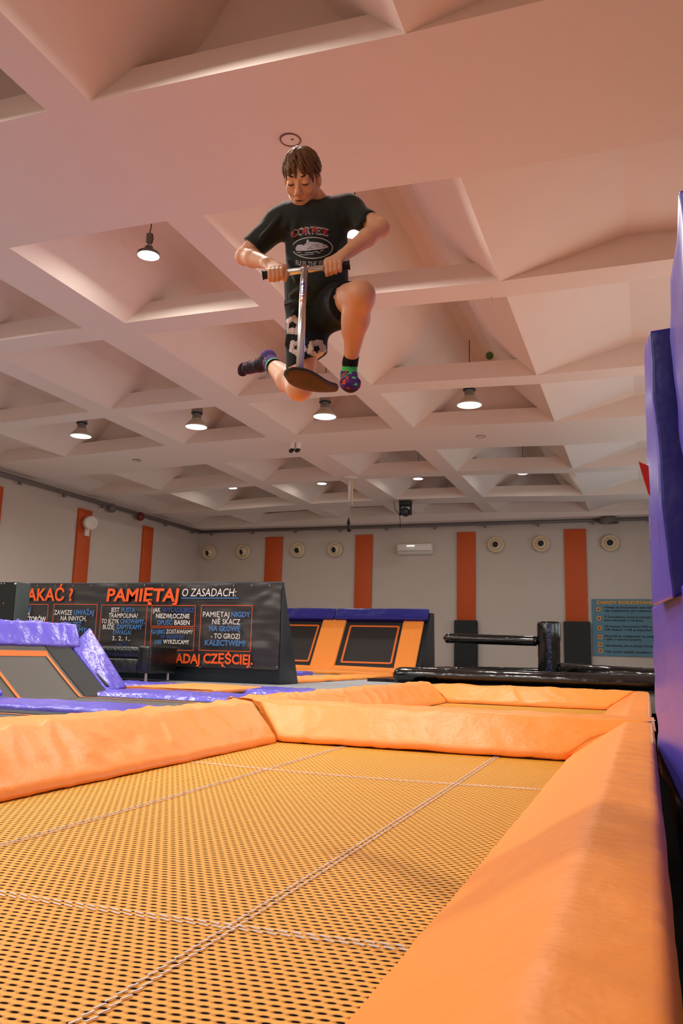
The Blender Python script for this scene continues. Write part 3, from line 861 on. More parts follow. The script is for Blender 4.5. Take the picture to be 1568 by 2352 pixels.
MB().add([(a.x, YW, a.z), (b.x, YW, a.z), (b.x, YW, b.z), (a.x, YW, b.z), (a.x, YW - .12, a.z), (b.x, YW - .12, a.z), (b.x, YW - .22, a.z + .09), (a.x, YW - .22, a.z + .09), (b.x, YW - .22, b.z - .03), (a.x, YW - .22, b.z - .03), (b.x, YW - .17, b.z), (a.x, YW - .17, b.z)],
         [(0, 1, 5, 4), (4, 5, 6, 7), (7, 6, 8, 9), (9, 8, 10, 11), (11, 10, 2, 3), (0, 4, 7, 9, 11, 3), (1, 2, 10, 8, 6, 5)]).build('casing', M_WHITE, ac, bevel=0.012)
MB().box(a.x + .02, b.x - .02, YW - .226, YW - .21, a.z + .085, a.z + .097).build('outlet_slot', M_GREYM, ac)
MB().box(a.x + .30, a.x + .54, YW - .235, YW - .215, b.z - .09, b.z - .065).build('display', mat('display_glow', (1, 1, 1, 1), .4, emit=(1, 1, 1, 1), estr=1.2), ac)

# rules board
bd_ = empty('rules_board', (-0.2, YW, 1.2), 'blue notice board with yellow heading on the far wall beside the violet padding', 'notice board')
p0 = aty(1358, 1376, YW - .03); p1 = aty(1365, 1506, YW - .03)
MB().box(p0.x, 1.25, YW - .03, YW - .003, p1.z, p0.z).build('panel', mat('blue_grey_print', S((88, 132, 150)), 0.5, var=0.12, bscale=2.5), bd_)
YS_ = YW - .036
SGM = {'t': M_BLK, 'y': mat('yellow_ink', S((222, 160, 60)), .5)}


def sign_line(s, u0, u1, vb, cap, key, bold=.03):
    vs, fs = text2d(s, bold)
    xs = [p[0] for p in vs]; xa, xb = min(xs), max(xs)
    P0 = aty(u0, vb, YS_); P1 = aty(u1, vb, YS_); h = aty(u0, vb - cap, YS_).z - P0.z
    MB().add([(P0.x + (P1.x - P0.x) * (x - xa) / (xb - xa), YS_, P0.z + y * h) for x, y in vs], fs).build('printed_words', SGM[key], bd_)


sign_line('ZASADY KORZYSTANIA', 1368, 1506, 1387, 7, 'y', .05)
for s_, u0, u1, vb in [('Wstęp na Dmuchaniec jest możliwy', 1386, 1515, 1397), ('gdy urządzenie jest nadmuchane', 1386, 1515, 1404.5), ('Z Dmuchańca mogą korzystać osoby', 1387, 1518, 1419),
                       ('które ukończyły 5 rok życia.', 1387, 1477, 1426.5), ('Na naszym Dmuchańcu NIE wolno', 1388, 1512, 1440.5), ('NIE skakać i NIE przepychać się', 1388, 1512, 1448), ('Skaczemy wyłącznie na jednej', 1388, 1510, 1462.5),
                       ('i tylko z nami korzystamy.', 1388, 1474, 1470), ('Nie biegamy się na skraju Dmuchańca', 1390, 1518, 1484.5), ('Nie wolno zjadać posiłków w', 1390, 1505, 1498.5)]:
    sign_line(s_, u0, u1, vb, 4.6, 't', .02)
for (u, v) in ((1374, 1399.5), (1375, 1420), (1376.5, 1442), (1377.5, 1463), (1378, 1480), (1378.5, 1494.5)):
    p = aty(u, v, YS_); h = 0.055
    q_ = MB().quad((p.x - h, YS_, p.z - h), (p.x + h, YS_, p.z - h), (p.x + h, YS_, p.z + h), (p.x - h, YS_, p.z + h)).build('icon_square', mat('icon_ink', S((226, 150, 70)), .5), bd_)
    MB().lathe((p.x, YS_ - .004, p.z), (0, -1, 0), [(0, 0.001), (0.024, 0.001)], 8).build('icon_mark', M_BLK, q_)

# pipes with clips
def wall_pipe(name, a, b, r, label):
    a = Vector(a); b = Vector(b)
    e = empty(name, a, label, 'pipe')
    MB().tube([a, b], r, 14).build('pipe_run', M_PIPE, e, smooth=True)
    n = int((b - a).length / 1.6); 
    for i in range(n + 1):
        q = a.lerp(b, (i + .3) / (n + .6)); MB().box(q.x - .035, q.x + .035, q.y - .035, q.y + .035, q.z - r - .07, q.z + .01).build('clip', M_PIPE, e)
    return e


wall_pipe('pipe', (XWL + .08, YW - .14, 4.34), (XWR, YW - .14, 4.34), 0.045, 'long grey pipe under the ceiling along the far wall')
wall_pipe('pipe', (XWL + .14, 2.0, 4.34), (XWL + .14, YW - .2, 4.34), 0.06, 'long grey pipe under the ceiling along the left wall')
for (pos, mt, lb) in [(atx(257, 1167, XWL + .2), M_GREYM, 'small round grey sensor on the left wall pipe'), (atx(322, 1186, XWL + .2), mat('red_black_plastic', S((110, 30, 22)), .5), 'small round dark red alarm on the left wall pipe nearer the corner')]:
    o = MB().lathe(pos, (1, -0.3, 0), [(0, -.1), (.09, -.1), (.13, -.04), (.13, .03), (.08, .09), (0, .1)], 20).build('wall_sensor', mt, smooth=True); tag(o, lb, 'sensor')
p = aty(1397, 1196, YW - .32); p.z -= .03
o = MB().lathe(p, (0, 0, 1), [(.27, -.03), (.27, 0), (.24, .09), (.16, .16), (0, .19)], 24).build('dome_camera', M_GREYM, smooth=True); tag(o, 'grey dome on the far wall pipe above the blue rules board', 'camera')

# wall speaker
p = atx(207, 1201, XWL + .25)
e = empty('wall_speaker', p, 'white speaker with round front on the left wall over an orange panel', 'speaker')
MB().lathe(p, (0.86, -.5, -.1), [(0, -.16), (.15, -.16), (.175, -.12), (.185, .06), (.165, .10), (.15, .09), (0, .08)], 28).build('cabinet_shell', M_WHITE, e, smooth=True)
MB().box(XWL + .06, p.x, p.y - .04, p.y + .04, p.z - .03, p.z + .03).build('bracket', M_WHITE, e)
p = atx(199, 1222, XWL + .08)
tag(MB().box(XWL + .06, XWL + .11, p.y - .09, p.y + .09, p.z - .11, p.z + .11).build('wall_switch', M_WHITE, bevel=.01), 'small white box on the orange panel below the white speaker', 'switch box')

# ---------------------------------------------------------------- lamps
def area(name, loc, size, watts, parent, spread=3.0):
    ld = bpy.data.lights.new(name, 'AREA'); ld.shape = 'DISK'; ld.size = size; ld.energy = watts; ld.color = LAMP_COL; ld.spread = spread
    lo = bpy.data.objects.new(name, ld); COL.objects.link(lo); lo.parent = parent
    lo.location = Vector(loc) - parent.location
    return lo


def small_lamp(x, y, z, label, power=1.0):
    e = empty('ceiling_lamp', (x, y, z), label, 'lamp', 'bright round ceiling lamps')
    MB().lathe((x, y, z), (0, 0, 1), [(0.125, 0.0), (0.13, 0.01), (0.125, 0.035), (0.06, 0.06), (0.045, 0.11), (0.0, 0.115)], 28).build('housing', M_GREYM, e, smooth=True)
    MB().lathe((x, y, z), (0, 0, -1), [(0.0, 0.012), (0.09, 0.010), (0.12, 0.0)], 28).build('diffuser', M_LED, e, smooth=True)
    MB().box(x - .03, x + .03, y - .025, y + .025, z + .16, z + .27).build('driver_box', M_GREYM, e)
    cb_ = MB(); cb_.tube([(x, y, z + .1), (x - .02, y, z + .2), (x + .01, y, z + .35), (x, y, z + 1.0)], 0.006, 6)
    cb_.tube([(x + .03, y, z + .27), (x + .05, y, z + .2), (x + .02, y, z + .12)], 0.004, 6)
    cb_.build('cable', M_BLK, e, smooth=True)
    area('lamp_light', (x, y, z - .02), 0.24, LAMP_W * power, e, 3.05)
    return e


def bell_lamp(x, y, z, label, power=1.0):
    e = empty('bell_lamp', (x, y, z), label, 'lamp', 'bell shaped pendant lamps')
    MB().lathe((x, y, z), (0, 0, 1), [(0.205, 0.0), (0.214, 0.012), (0.20, 0.035), (0.155, 0.085), (0.115, 0.13), (0.095, 0.155)], 40).build('shade', mat('lamp_shade_cream', S((196, 180, 158)), .5), e, smooth=True)
    hs = MB().lathe((x, y, z), (0, 0, 1), [(0.085, 0.14), (0.085, 0.24)], 28)
    for k in range(24):
        a = 2 * PI * k / 24; hs.bar((x + .088 * math.cos(a), y + .088 * math.sin(a), z + .14), (x + .088 * math.cos(a), y + .088 * math.sin(a), z + .26), .01, .006)
    hs.build('heat_sink', M_GREYM, e)
    MB().lathe((x, y, z), (0, 0, 1), [(0.0, 0.255), (0.105, 0.255), (0.108, 0.275), (0.10, 0.28)], 28).build('collar', M_BLK, e, smooth=True)
    MB().lathe((x, y, z), (0, 0, 1), [(0.105, 0.28), (0.105, 0.35), (0.09, 0.38), (0.0, 0.385)], 28).build('cap', mat('lamp_cap', S((150, 132, 122)), .5), e, smooth=True)
    MB().lathe((x, y, z), (0, 0, -1), [(0.0, -0.03), (0.12, -0.022), (0.2, -0.002)], 36).build('diffuser', M_LED2, e, smooth=True)
    MB().tube([(x, y, z + .33), (x - .04, y, z + .40), (x, y, z + .5), (x, y, z + 1.15)], 0.008, 6).build('cable', M_BLK, e, smooth=True)
    area('lamp_light', (x, y, z - .03), 0.38, LAMP_W * 0.75 * power, e, 2.6)
    return e


M_LED2 = mat('pendant_diffuser', (1, 1, 1, 1), 0.4, emit=(0.93, 1.0, 1.0, 1), estr=1.6)
LX = [-10.47, -7.85, -5.25, -2.66]
where = ['in the far left column', 'in the second column from the left', 'in the third column from the left', 'in the column above the boy']
w1 = {0: 'leftmost', 1: 'second from left', 2: 'left of the boy', 3: 'behind the raised arm of the boy'}
for i, x in enumerate(LX):
    small_lamp(x + (.06 if i == 2 else -.05 if i == 3 else 0), 7.42, 4.85 if i == 2 else 4.73, 'glaring round lamp in the nearest coffer row, ' + w1[i], 1.0)
    bell_lamp(x + .02, 13.1, 4.57, 'bell shaped pendant lamp, ' + ['leftmost of the four', 'second from the left', 'below the feet of the boy', 'rightmost of the four'][i])
    small_lamp(x, 19.6, 4.82, 'small bright lamp in the far coffer row, ' + ['leftmost of four', 'second from left', 'third from left', 'rightmost of four'][i], 0.38)
    small_lamp(x, 3.72, 4.73, 'round ceiling lamp overhead, ' + ['leftmost', 'second from left', 'third from left', 'rightmost'][i], 1.0)
    small_lamp(x, -2.2, 4.80, 'unseen ceiling lamp added behind the camera, ' + ['leftmost', 'second from left', 'third from left', 'rightmost'][i], 1.0)  # out-of-view lamp row, added for its light

# ---------------------------------------------------------------- small ceiling fittings
def ring(u, v, r, label):
    p = atz(u, v, 4.6); p = atz(u, v, zc(p.x))
    e = empty('ceiling_speaker', p, label, 'ceiling speaker', 'flush round ceiling speakers')
    MB().lathe(p, (0, 0, -1), [(r * .9, 0.0), (r * .9, 0.010), (r, 0.012), (r * 1.06, 0.0)], 40).build('rim', mat('bronze_rim', S((120, 84, 72)), .5), e, smooth=True)
    MB().lathe(p, (0, 0, -1), [(0.0, 0.006), (r * .9, 0.006)], 40).build('grille', M_CEIL, e)
    MB().box(p.x + r * .1, p.x + r * .35, p.y - r * .12, p.y + r * .02, p.z - .012, p.z - .006).build('badge', M_GREYM, e)


ring(667, 320, 0.085, 'flush round ceiling speaker just above the head of the boy')
ring(1105, 1002, 0.085, 'flush round ceiling speaker on the wide beam right of the boy')
ring(314, 1057, 0.085, 'flush round ceiling speaker on the wide beam at the left')
p = atz(1128, 672, 4.58); p.z = zc(p.x)
o = MB().tube([p, p + Vector((0, 0, -.03)), p + Vector((.015, 0, -.045)), p + Vector((0, 0, -.06)), p + Vector((-.012, 0, -.08)), p + Vector((.01, 0, -.09))], .004, 6).build('ceiling_hook', M_CHROME, smooth=True)
tag(o, 'tiny metal hook on the cross rib right of the boy', 'hook')
p = atz(677, 1022, 4.6); p.z = zc(p.x)
e = empty('camera_cluster', p, 'white four lens camera cluster on the ceiling beam below the boy', 'camera')
for (dx, dy) in ((-.08, .0), (-.02, -.08), (.05, .0), (.10, -.05)):
    MB().lathe(p + Vector((dx, dy, 0)), (0, 0, -1), [(.05, 0), (.05, .12), (.03, .13)], 16).build('camera_body', M_WHITE, e, smooth=True)
    MB().lathe(p + Vector((dx, dy, -.12)), (0, -.3, -1), [(.045, 0), (.045, .03), (.03, .055), (0, .06)], 16).build('lens', M_BLK, e, smooth=True)
p = atz(803, 1098, 4.6); p.z = zc(p.x)
e = empty('ceiling_bracket', p, 'white ceiling bracket with a black hanging pendant near the far wall', 'bracket')
MB().lathe(p, (0, 0, -1), [(.0, 0), (.19, 0), (.17, .03), (.03, .04)], 24).build('plate', M_WHITE, e, smooth=True)
MB().tube([p, p + Vector((0, 0, -.58))], .03, 12).build('pole', M_WHITE, e, smooth=True)
MB().tube([p + Vector((.07, 0, 0)), p + Vector((.07, 0, -.68))], .018, 10).build('rod', M_CREAM, e, smooth=True)
q = p + Vector((0.0, 0, -1.10))
MB().tube([q + Vector((0, 0, .12)), q + Vector((0, 0, -.02)), q + Vector((0, 0, -.11)), q + Vector((0.02, 0, -.19)), q + Vector((0.02, 0, -.23))], [.015, .045, .015, .06, .02], 12).build('pendant', M_BLK, e, smooth=True)
MB().tube([p + Vector((.0, 0, -.5)), q + Vector((0, 0, .12))], .004, 6).build('cord', M_CREAM, e)
# moving head stage light
p = aty(931, 1160, 21.3); p.z = zc(p.x)
e = empty('stage_light', p, 'black moving head stage light hanging from the ceiling near the far wall', 'stage light')
MB().box(p.x - .16, p.x + .16, p.y - .16, p.y + .16, p.z - .035, p.z).build('mount', M_GREYM, e)
MB().box(p.x - .15, p.x + .15, p.y - .15, p.y + .15, p.z - .16, p.z - .035).build('base', M_BLK, e, bevel=.02)
mbh = MB(); mbh.box(p.x - .17, p.x - .13, p.y - .05, p.y + .05, p.z - .42, p.z - .14); mbh.box(p.x + .13, p.x + .17, p.y - .05, p.y + .05, p.z - .42, p.z - .14); mbh.build('yoke', M_BLK, e, bevel=.01)
MB().lathe((p.x, p.y - .14, p.z - .33), (0, 1, 0), [(0, 0), (.11, 0), (.12, .05), (.12, .2), (.08, .27), (0, .28)], 24).build('head', M_BLK, e, smooth=True)
MB().tube([(p.x - .33, p.y, p.z - .02), (p.x - .3, p.y, p.z - .25), (p.x - .17, p.y, p.z - .4), (p.x - .14, p.y, p.z - .6), (p.x - .2, p.y + .2, p.z - .75)], .009, 6).build('cable', M_BLK, e, smooth=True)
# ball stuck on a cross rib
p = aty(1124, 817, 12.0)
tag(MB().lathe(p, (0, 0, 1), [(.06 * math.sin(PI * k / 12), -.06 * math.cos(PI * k / 12)) for k in range(13)], 20).build('ball', mat('green_felt', S((70, 110, 50)), .9), smooth=True), 'small green ball lying on a ceiling cross rib right of the boy', 'ball')

# ---------------------------------------------------------------- violet crash mats on the right
def mattress(name, near, far, m, label, side, group=None):
    """near / far: (x_left, y, z_bottom, z_top) of the left corners; the mat runs off to the right"""
    e = empty(name, (near[0] + .3, near[1], near[2]), label, 'crash mat', group)
    (xa, ya, za0, za1) = near; (xb, yb, zb0, zb1) = far
    return e


e = empty('crash_mat', (0.4, 3.6, 0.7), 'thick upright crash mat, its shaded front painted dark blue, at the right edge', 'crash mat')
A = [(.100, 3.5, .67), (1.1, 3.5, 1.15), (1.1, 3.85, 1.15), (.03, 3.85, .66)]
B = [(.056, 3.5, 1.79), (1.1, 3.5, 1.86), (1.1, 3.85, 1.86), (.040, 3.85, 1.87)]
nx = 10; nz = 26


def block(name, A, B, mfront, parent, nx=12, nz=26, wr=.006, seed=0.0, mside=None):
    """eight-corner block, faces gridded and wrinkled; A bottom, B top (near-left, near-right, far-right, far-left)"""
    A = [Vector(p) for p in A]; B = [Vector(p) for p in B]; mb = MB(); idx = {}
    def P(s, t, w):
        q0 = (A[0] * (1 - s) + A[1] * s) * (1 - t) + (A[3] * (1 - s) + A[2] * s) * t
        q1 = (B[0] * (1 - s) + B[1] * s) * (1 - t) + (B[3] * (1 - s) + B[2] * s) * t
        return q0 * (1 - w) + q1 * w
    cen = P(.5, .5, .5)
    def vid(i, j, k):
        key = (i, j, k)
        if key not in idx:
            s, t, w = i / nx, j / 4, k / nz; p = P(s, t, w)
            d = wr * (noise.noise(p * 5 + Vector((seed, 0, 0))) + .6 * noise.noise(Vector((p.x * 14, p.y * 14, p.z * 5 + seed))))
            # bulge
            n = Vector((0, 0, 0))
            if i == 0: n += Vector((-1, 0, 0))
            if j == 0: n += Vector((0, -1, 0))
            if j == 4: n += Vector((0, 1, 0))
            edge = min(w, 1 - w) * 4; bl = .008 * min(1, edge)
            p = p + n * (d + bl); idx[key] = len(mb.v); mb.v.append(tuple(p))
        return idx[key]
    for k in range(nz):
        for i in range(nx):
            mb.f.append((vid(i, 0, k), vid(i + 1, 0, k), vid(i + 1, 0, k + 1), vid(i, 0, k + 1))); mb.mi.append(0)
            mb.f.append((vid(i, 4, k), vid(i + 1, 4, k), vid(i + 1, 4, k + 1), vid(i, 4, k + 1))); mb.mi.append(0)
        for j in range(4):
            mb.f.append((vid(0, j, k), vid(0, j + 1, k), vid(0, j + 1, k + 1), vid(0, j, k + 1))); mb.mi.append(1 if mside else 0)
            mb.f.append((vid(nx, j, k), vid(nx, j + 1, k), vid(nx, j + 1, k + 1), vid(nx, j, k + 1))); mb.mi.append(0)
    for k in (0, nz):
        for i in range(nx):
            for j in range(4):
                mb.f.append((vid(i, j, k), vid(i + 1, j, k), vid(i + 1, j + 1, k), vid(i, j + 1, k))); mb.mi.append(0)
    o = mb.build(name, [mfront, mside] if mside else mfront, parent, smooth=True, bevel=.012, seg=3)
    return o


block('body', A, B, M_BLUE, e, wr=.008, seed=1, mside=M_BLUE2)  # unlit front in a darker colour, side that catches light in a lighter one
e2 = empty('crash_mat', (0.4, 4.5, 0), 'low violet crash mat leaning below the dark blue one at the right edge', 'crash mat')
block('body', [(.30, 2.6, -.30), (1.3, 2.6, -.30), (1.3, 5.3, -.30), (.045, 5.0, -.18)], [(.30, 2.6, .80), (1.3, 2.6, .80), (1.3, 4.6, .66), (.030, 4.1, .675)], M_BLUE2, e2, nx=10, nz=24, wr=.012, seed=5)
e3 = empty('crash_mat', (0.5, 2.6, 0.8), 'violet crash mat cut by the right edge, beside the dark blue one', 'crash mat')
block('body', [(.18, 2.3, .86), (1.2, 2.3, .86), (1.2, 3.42, .86), (.20, 3.42, .86)], [(.125, 2.3, 1.73), (1.2, 2.3, 1.73), (1.2, 3.42, 1.73), (.13, 3.42, 1.73)], M_BLUE2, e3, nx=8, nz=22, wr=.012, seed=9)
a = aty(1466, 1060, 3.6); b = aty(1489, 1070, 3.6); c_ = aty(1493, 1140, 3.6); d_ = aty(1488, 1133, 3.6); g_ = aty(1473, 1085, 3.6)
fl = MB(); 
dv = Vector((0.0, .012, 0))
fl.add([a, b, c_, d_, g_, a + dv, b + dv, c_ + dv, d_ + dv, g_ + dv], [(0, 1, 2, 3, 4), (5, 6, 7, 8, 9), (0, 1, 6, 5), (1, 2, 7, 6), (2, 3, 8, 7), (3, 4, 9, 8), (4, 0, 5, 9)])
tag(fl.build('fabric_flap', mat('red_fabric', S((200, 40, 18)), .7)), 'small red orange fabric flap sticking out of the dark blue mat edge', 'flap')
p = aty(1490.5, 1188, 3.62); q = aty(1492.5, 1240, 3.62)
tag(MB().box(min(p.x, q.x) - .0, max(p.x, q.x) + .002, 3.61, 3.625, q.z, p.z).build('yellow_label', mat('yellow_label', S((230, 200, 110)), .5)), 'narrow pale yellow label on the edge of the dark blue mat', 'label')
# ---------------------------------------------------------------- PERSON
D0 = 3.30
MW = cam.rotation_euler.to_matrix().to_4x4(); MW.translation = Vector(cam.location)
MWn = np.array(MW)


def C(u, v, d):
    """a joint of the figure: sight line through (u, v), d metres behind the mid plane (figure space)"""
    k = D0 + d
    return np.array([(u - 784) / FPX * k, -(v - 1176) / FPX * k, -k])


class Field:
    def __init__(s, lo, hi, h):
        s.lo = np.array(lo, float); s.h = h
        s.n = np.ceil((np.array(hi) - s.lo) / h).astype(int) + 1
        s.g = np.full(s.n, 9.0, np.float32)

    def _sub(s, a, b):
        i0 = np.maximum(0, np.floor((a - s.lo) / s.h).astype(int)); i1 = np.minimum(s.n, np.ceil((b - s.lo) / s.h).astype(int) + 1)
        if np.any(i1 <= i0): return None
        sl = tuple(slice(p, q) for p, q in zip(i0, i1))
        X = [(s.lo[k] + s.h * np.arange(i0[k], i1[k])).astype(np.float32) for k in range(3)]
        return sl, np.meshgrid(*X, indexing='ij')

    def _op(s, sl, d, k, op):
        g = s.g[sl]
        if op == 'sub':
            d = -d
            hh = np.maximum(k - np.abs(g - d), 0) / max(k, 1e-6)
            s.g[sl] = np.maximum(g, d) + hh * hh * k * .25
        else:
            hh = np.maximum(k - np.abs(g - d), 0) / max(k, 1e-6)
            s.g[sl] = np.minimum(g, d) - hh * hh * k * .25

    def cap(s, a, b, ra, rb, k=.01, op='add', cut=None, flat=None):
        """tapered limb from a to b; flat=(axis, factor) squeezes it; cut=(point, normal) trims beyond a plane"""
        a = np.array(a, float); b = np.array(b, float); m = max(ra, rb) * 1.1 + k + 3 * s.h
        if flat is not None and flat[1] < 1: m = m / flat[1] 
        q = s._sub(np.minimum(a, b) - m, np.maximum(a, b) + m)
        if q is None: return
        sl, (X, Y, Z) = q
        P = [X - a[0], Y - a[1], Z - a[2]]; d = b - a
        if flat is not None:
            ax = np.array(flat[0], float); ax /= np.linalg.norm(ax); f = flat[1] - 1
            t_ = (P[0] * ax[0] + P[1] * ax[1] + P[2] * ax[2]) * f
            P = [P[i] + t_ * ax[i] for i in range(3)]
            d = d + ax * (d @ ax) * f
        L2 = max(d @ d, 1e-12)
        t = np.clip((P[0] * d[0] + P[1] * d[1] + P[2] * d[2]) / L2, 0, 1)
        dist = np.sqrt((P[0] - t * d[0]) ** 2 + (P[1] - t * d[1]) ** 2 + (P[2] - t * d[2]) ** 2) - (ra + (rb - ra) * t)
        if cut is not None:
            for (cp, cn) in (cut if isinstance(cut, list) else [cut]):
                cn = np.array(cn, float); cn /= np.linalg.norm(cn)
                pl = (X - cp[0]) * cn[0] + (Y - cp[1]) * cn[1] + (Z - cp[2]) * cn[2]
                dist = np.maximum(dist, pl)
        s._op(sl, dist, k, op)

    def ell(s, c, R, rad, k=.01, op='add'):
        """ellipsoid, R rows = its axes"""
        c = np.array(c, float); rad = np.array(rad, float); m = rad.max() + k + 3 * s.h
        q = s._sub(c - m, c + m)
        if q is None: return
        sl, (X, Y, Z) = q
        P = [X - c[0], Y - c[1], Z - c[2]]
        U = [(P[0] * R[i][0] + P[1] * R[i][1] + P[2] * R[i][2]) for i in range(3)]
        k0 = np.sqrt(sum((U[i] / rad[i]) ** 2 for i in range(3))); k1 = np.sqrt(sum((U[i] / rad[i] ** 2) ** 2 for i in range(3))) + 1e-9
        s._op(sl, k0 * (k0 - 1) / k1, k, op)

    def mesh(s, smooth=1):
        g = s.g; ins = g < 0
        nx, ny, nz = g.shape
        c = ins[:-1, :-1, :-1].astype(np.int8)
        tot = np.zeros((nx - 1, ny - 1, nz - 1), np.int8)
        for dx in (0, 1):
            for dy in (0, 1):
                for dz in (0, 1):
                    tot += ins[dx:nx - 1 + dx, dy:ny - 1 + dy, dz:nz - 1 + dz]
        act = (tot > 0) & (tot < 8)
        I = np.argwhere(act); idx = -np.ones(act.shape, np.int64); idx[act] = np.arange(len(I))
        acc = np.zeros((len(I), 3)); cnt = np.zeros(len(I))
        corners = [(0, 0, 0), (1, 0, 0), (0, 1, 0), (1, 1, 0), (0, 0, 1), (1, 0, 1), (0, 1, 1), (1, 1, 1)]
        val = [g[I[:, 0] + a, I[:, 1] + b, I[:, 2] + d_] for a, b, d_ in corners]
        for i in range(8):
            for j in range(i + 1, 8):
                a, b = corners[i], corners[j]
                if sum(abs(a[k] - b[k]) for k in range(3)) != 1: continue
                va, vb = val[i], val[j]; m = (va < 0) != (vb < 0)
                t = np.where(m, va / np.where(m, va - vb, 1), 0)
                for k in range(3):
                    acc[:, k] += np.where(m, a[k] + (b[k] - a[k]) * t, 0)
                cnt += m
        V = (I + acc / cnt[:, None]) * s.h + s.lo
        F = []
        for ax in range(3):
            o1, o2 = [(1, 2), (2, 0), (0, 1)][ax]
            sl0 = [slice(None)] * 3; sl1 = [slice(None)] * 3
            sl0[ax] = slice(0, -1); sl1[ax] = slice(1, None)
            A = ins[tuple(sl0)]; B = ins[tuple(sl1)]
            E = np.argwhere(A != B)
            ok = (E[:, o1] > 0) & (E[:, o2] > 0) & (E[:, o1] < s.n[o1] - 1) & (E[:, o2] < s.n[o2] - 1)
            E = E[ok]
            def at(d1, d2):
                q = E.copy(); q[:, o1] += d1; q[:, o2] += d2
                return idx[q[:, 0], q[:, 1], q[:, 2]]
            q = np.stack([at(-1, -1), at(0, -1), at(0, 0), at(-1, 0)], 1)
            fl = A[E[:, 0], E[:, 1], E[:, 2]]
            q[~fl] = q[~fl][:, ::-1]
            F.append(q)
        F = np.concatenate(F); F = F[(F >= 0).all(1)]
        for _ in range(smooth):
            S_ = np.zeros_like(V); n_ = np.zeros(len(V))
            for a, b in ((0, 1), (1, 2), (2, 3), (3, 0)):
                np.add.at(S_, F[:, a], V[F[:, b]]); np.add.at(S_, F[:, b], V[F[:, a]])
                np.add.at(n_, F[:, a], 1); np.add.at(n_, F[:, b], 1)
            V = V * .5 + S_ / np.maximum(n_, 1)[:, None] * .5
        return V, F


def fig_obj(name, V, F, mats, parent, mi=None):
    """vertices from figure space to the world"""
    W = V @ MWn[:3, :3].T + MWn[:3, 3]
    me = bpy.data.meshes.new(name)
    me.vertices.add(len(W)); me.vertices.foreach_set('co', W.astype(np.float32).ravel())
    me.loops.add(F.size); me.loops.foreach_set('vertex_index', F.astype(np.int32).ravel())
    me.polygons.add(len(F)); me.polygons.foreach_set('loop_start', (np.arange(len(F)) * 4).astype(np.int32)); me.polygons.foreach_set('loop_total', np.full(len(F), 4, np.int32))
    if mi is not None: me.polygons.foreach_set('material_index', mi.astype(np.int32))
    me.polygons.foreach_set('use_smooth', np.ones(len(F), bool))
    me.update(); me.validate()
    return put(name, me, mats, parent)


# head frame: x to the picture's right, y up, z out of the face
HS = .95
hr, hu, hf = np.array([[.98584, -.03942, .16297], [-.05580, .83941, .54062], [-.15811, -.54206, .82533]])
HR = np.stack([hr, hu, hf]) / HS
HC = C(693, 411, -.01)


def H(x, y, z): return HC + (hr * x + hu * y + hf * z) * HS


person = empty('person', tuple((MW @ Vector(C(725, 690, .05)))), 'boy in black tee and shorts jumping high above the trampoline, holding a silver handlebar', 'person')
lo = C(530, 940, .55); hi = C(900, 330, -.5)
LO = np.array([min(C(530, 940, .55)[0], C(530, 940, -.4)[0]), C(700, 940, .0)[1] - .03, -(D0 + .56)]); HI = np.array([C(905, 600, 0)[0] + .02, C(700, 330, .0)[1] + .03, -(D0 - .42)])
B = Field(LO, HI, .0032)
I3 = np.eye(3)
# ---- head
B.ell(H(0, .030, -.014), HR, (.066, .080, .088), .01)
B.ell(H(0, -.028, .030), HR, (.054, .074, .056), .03)
B.ell(H(0, -.086, .058), HR, (.022, .018, .020), .030)
for sx in (-1, 1):
    B.cap(H(sx * .050, -.040, .004), H(sx * .014, -.090, .052), .017, .015, .02)
    B.ell(H(sx * .036, -.026, .060), HR, (.022, .022, .016), .018)
B.cap(H(-.034, .020, .073), H(.034, .020, .073), .011, .011, .014)
for sx in (-1, 1):
    B.ell(H(sx * .031, .002, .098), HR, (.019, .011, .012), .012, 'sub')
    B.ell(H(sx * .030, .0, .074), HR, (.0150, .0125, .0140), .004)
B.cap(H(0, .010, .080), H(0, -.034, .104), .0065, .0105, .008)
B.ell(H(0, -.039, .101), HR, (.0115, .009, .0095), .006)
for sx in (-1, 1):
    B.ell(H(sx * .0115, -.042, .092), HR, (.0075, .007, .010), .005)
    B.ell(H(sx * .006, -.0485, .097), HR, (.004, .003, .005), .002, 'sub')
B.cap(H(-.020, -.0655, .079), H(0, -.0625, .084), .0035, .0055, .004); B.cap(H(.020, -.0655, .079), H(0, -.0625, .084), .0035, .0055, .004)
B.cap(H(-.015, -.0755, .079), H(.015, -.0755, .079), .005, .005, .005)
B.cap(H(-.015, -.0700, .093), H(.015, -.0700, .093), .0022, .0022, .002, 'sub')
for sx in (-1, 1):
    ea = H(sx * .071, -.006, -.010)
    B.ell(ea, HR, (.011, .031, .019), .005); B.ell(H(sx * .081, -.002, -.004), HR, (.006, .019, .011), .004, 'sub')
# neck
B.cap(H(0, -.040, -.026), C(733, 474, .060), .047, .050, .014)
# ---- trunk (hidden by the clothes)
B.cap(C(665, 502, .06), C(790, 486, .06), .046, .046, .03)
B.cap(C(728, 530, .065), C(730, 690, .075), .072, .078, .03)
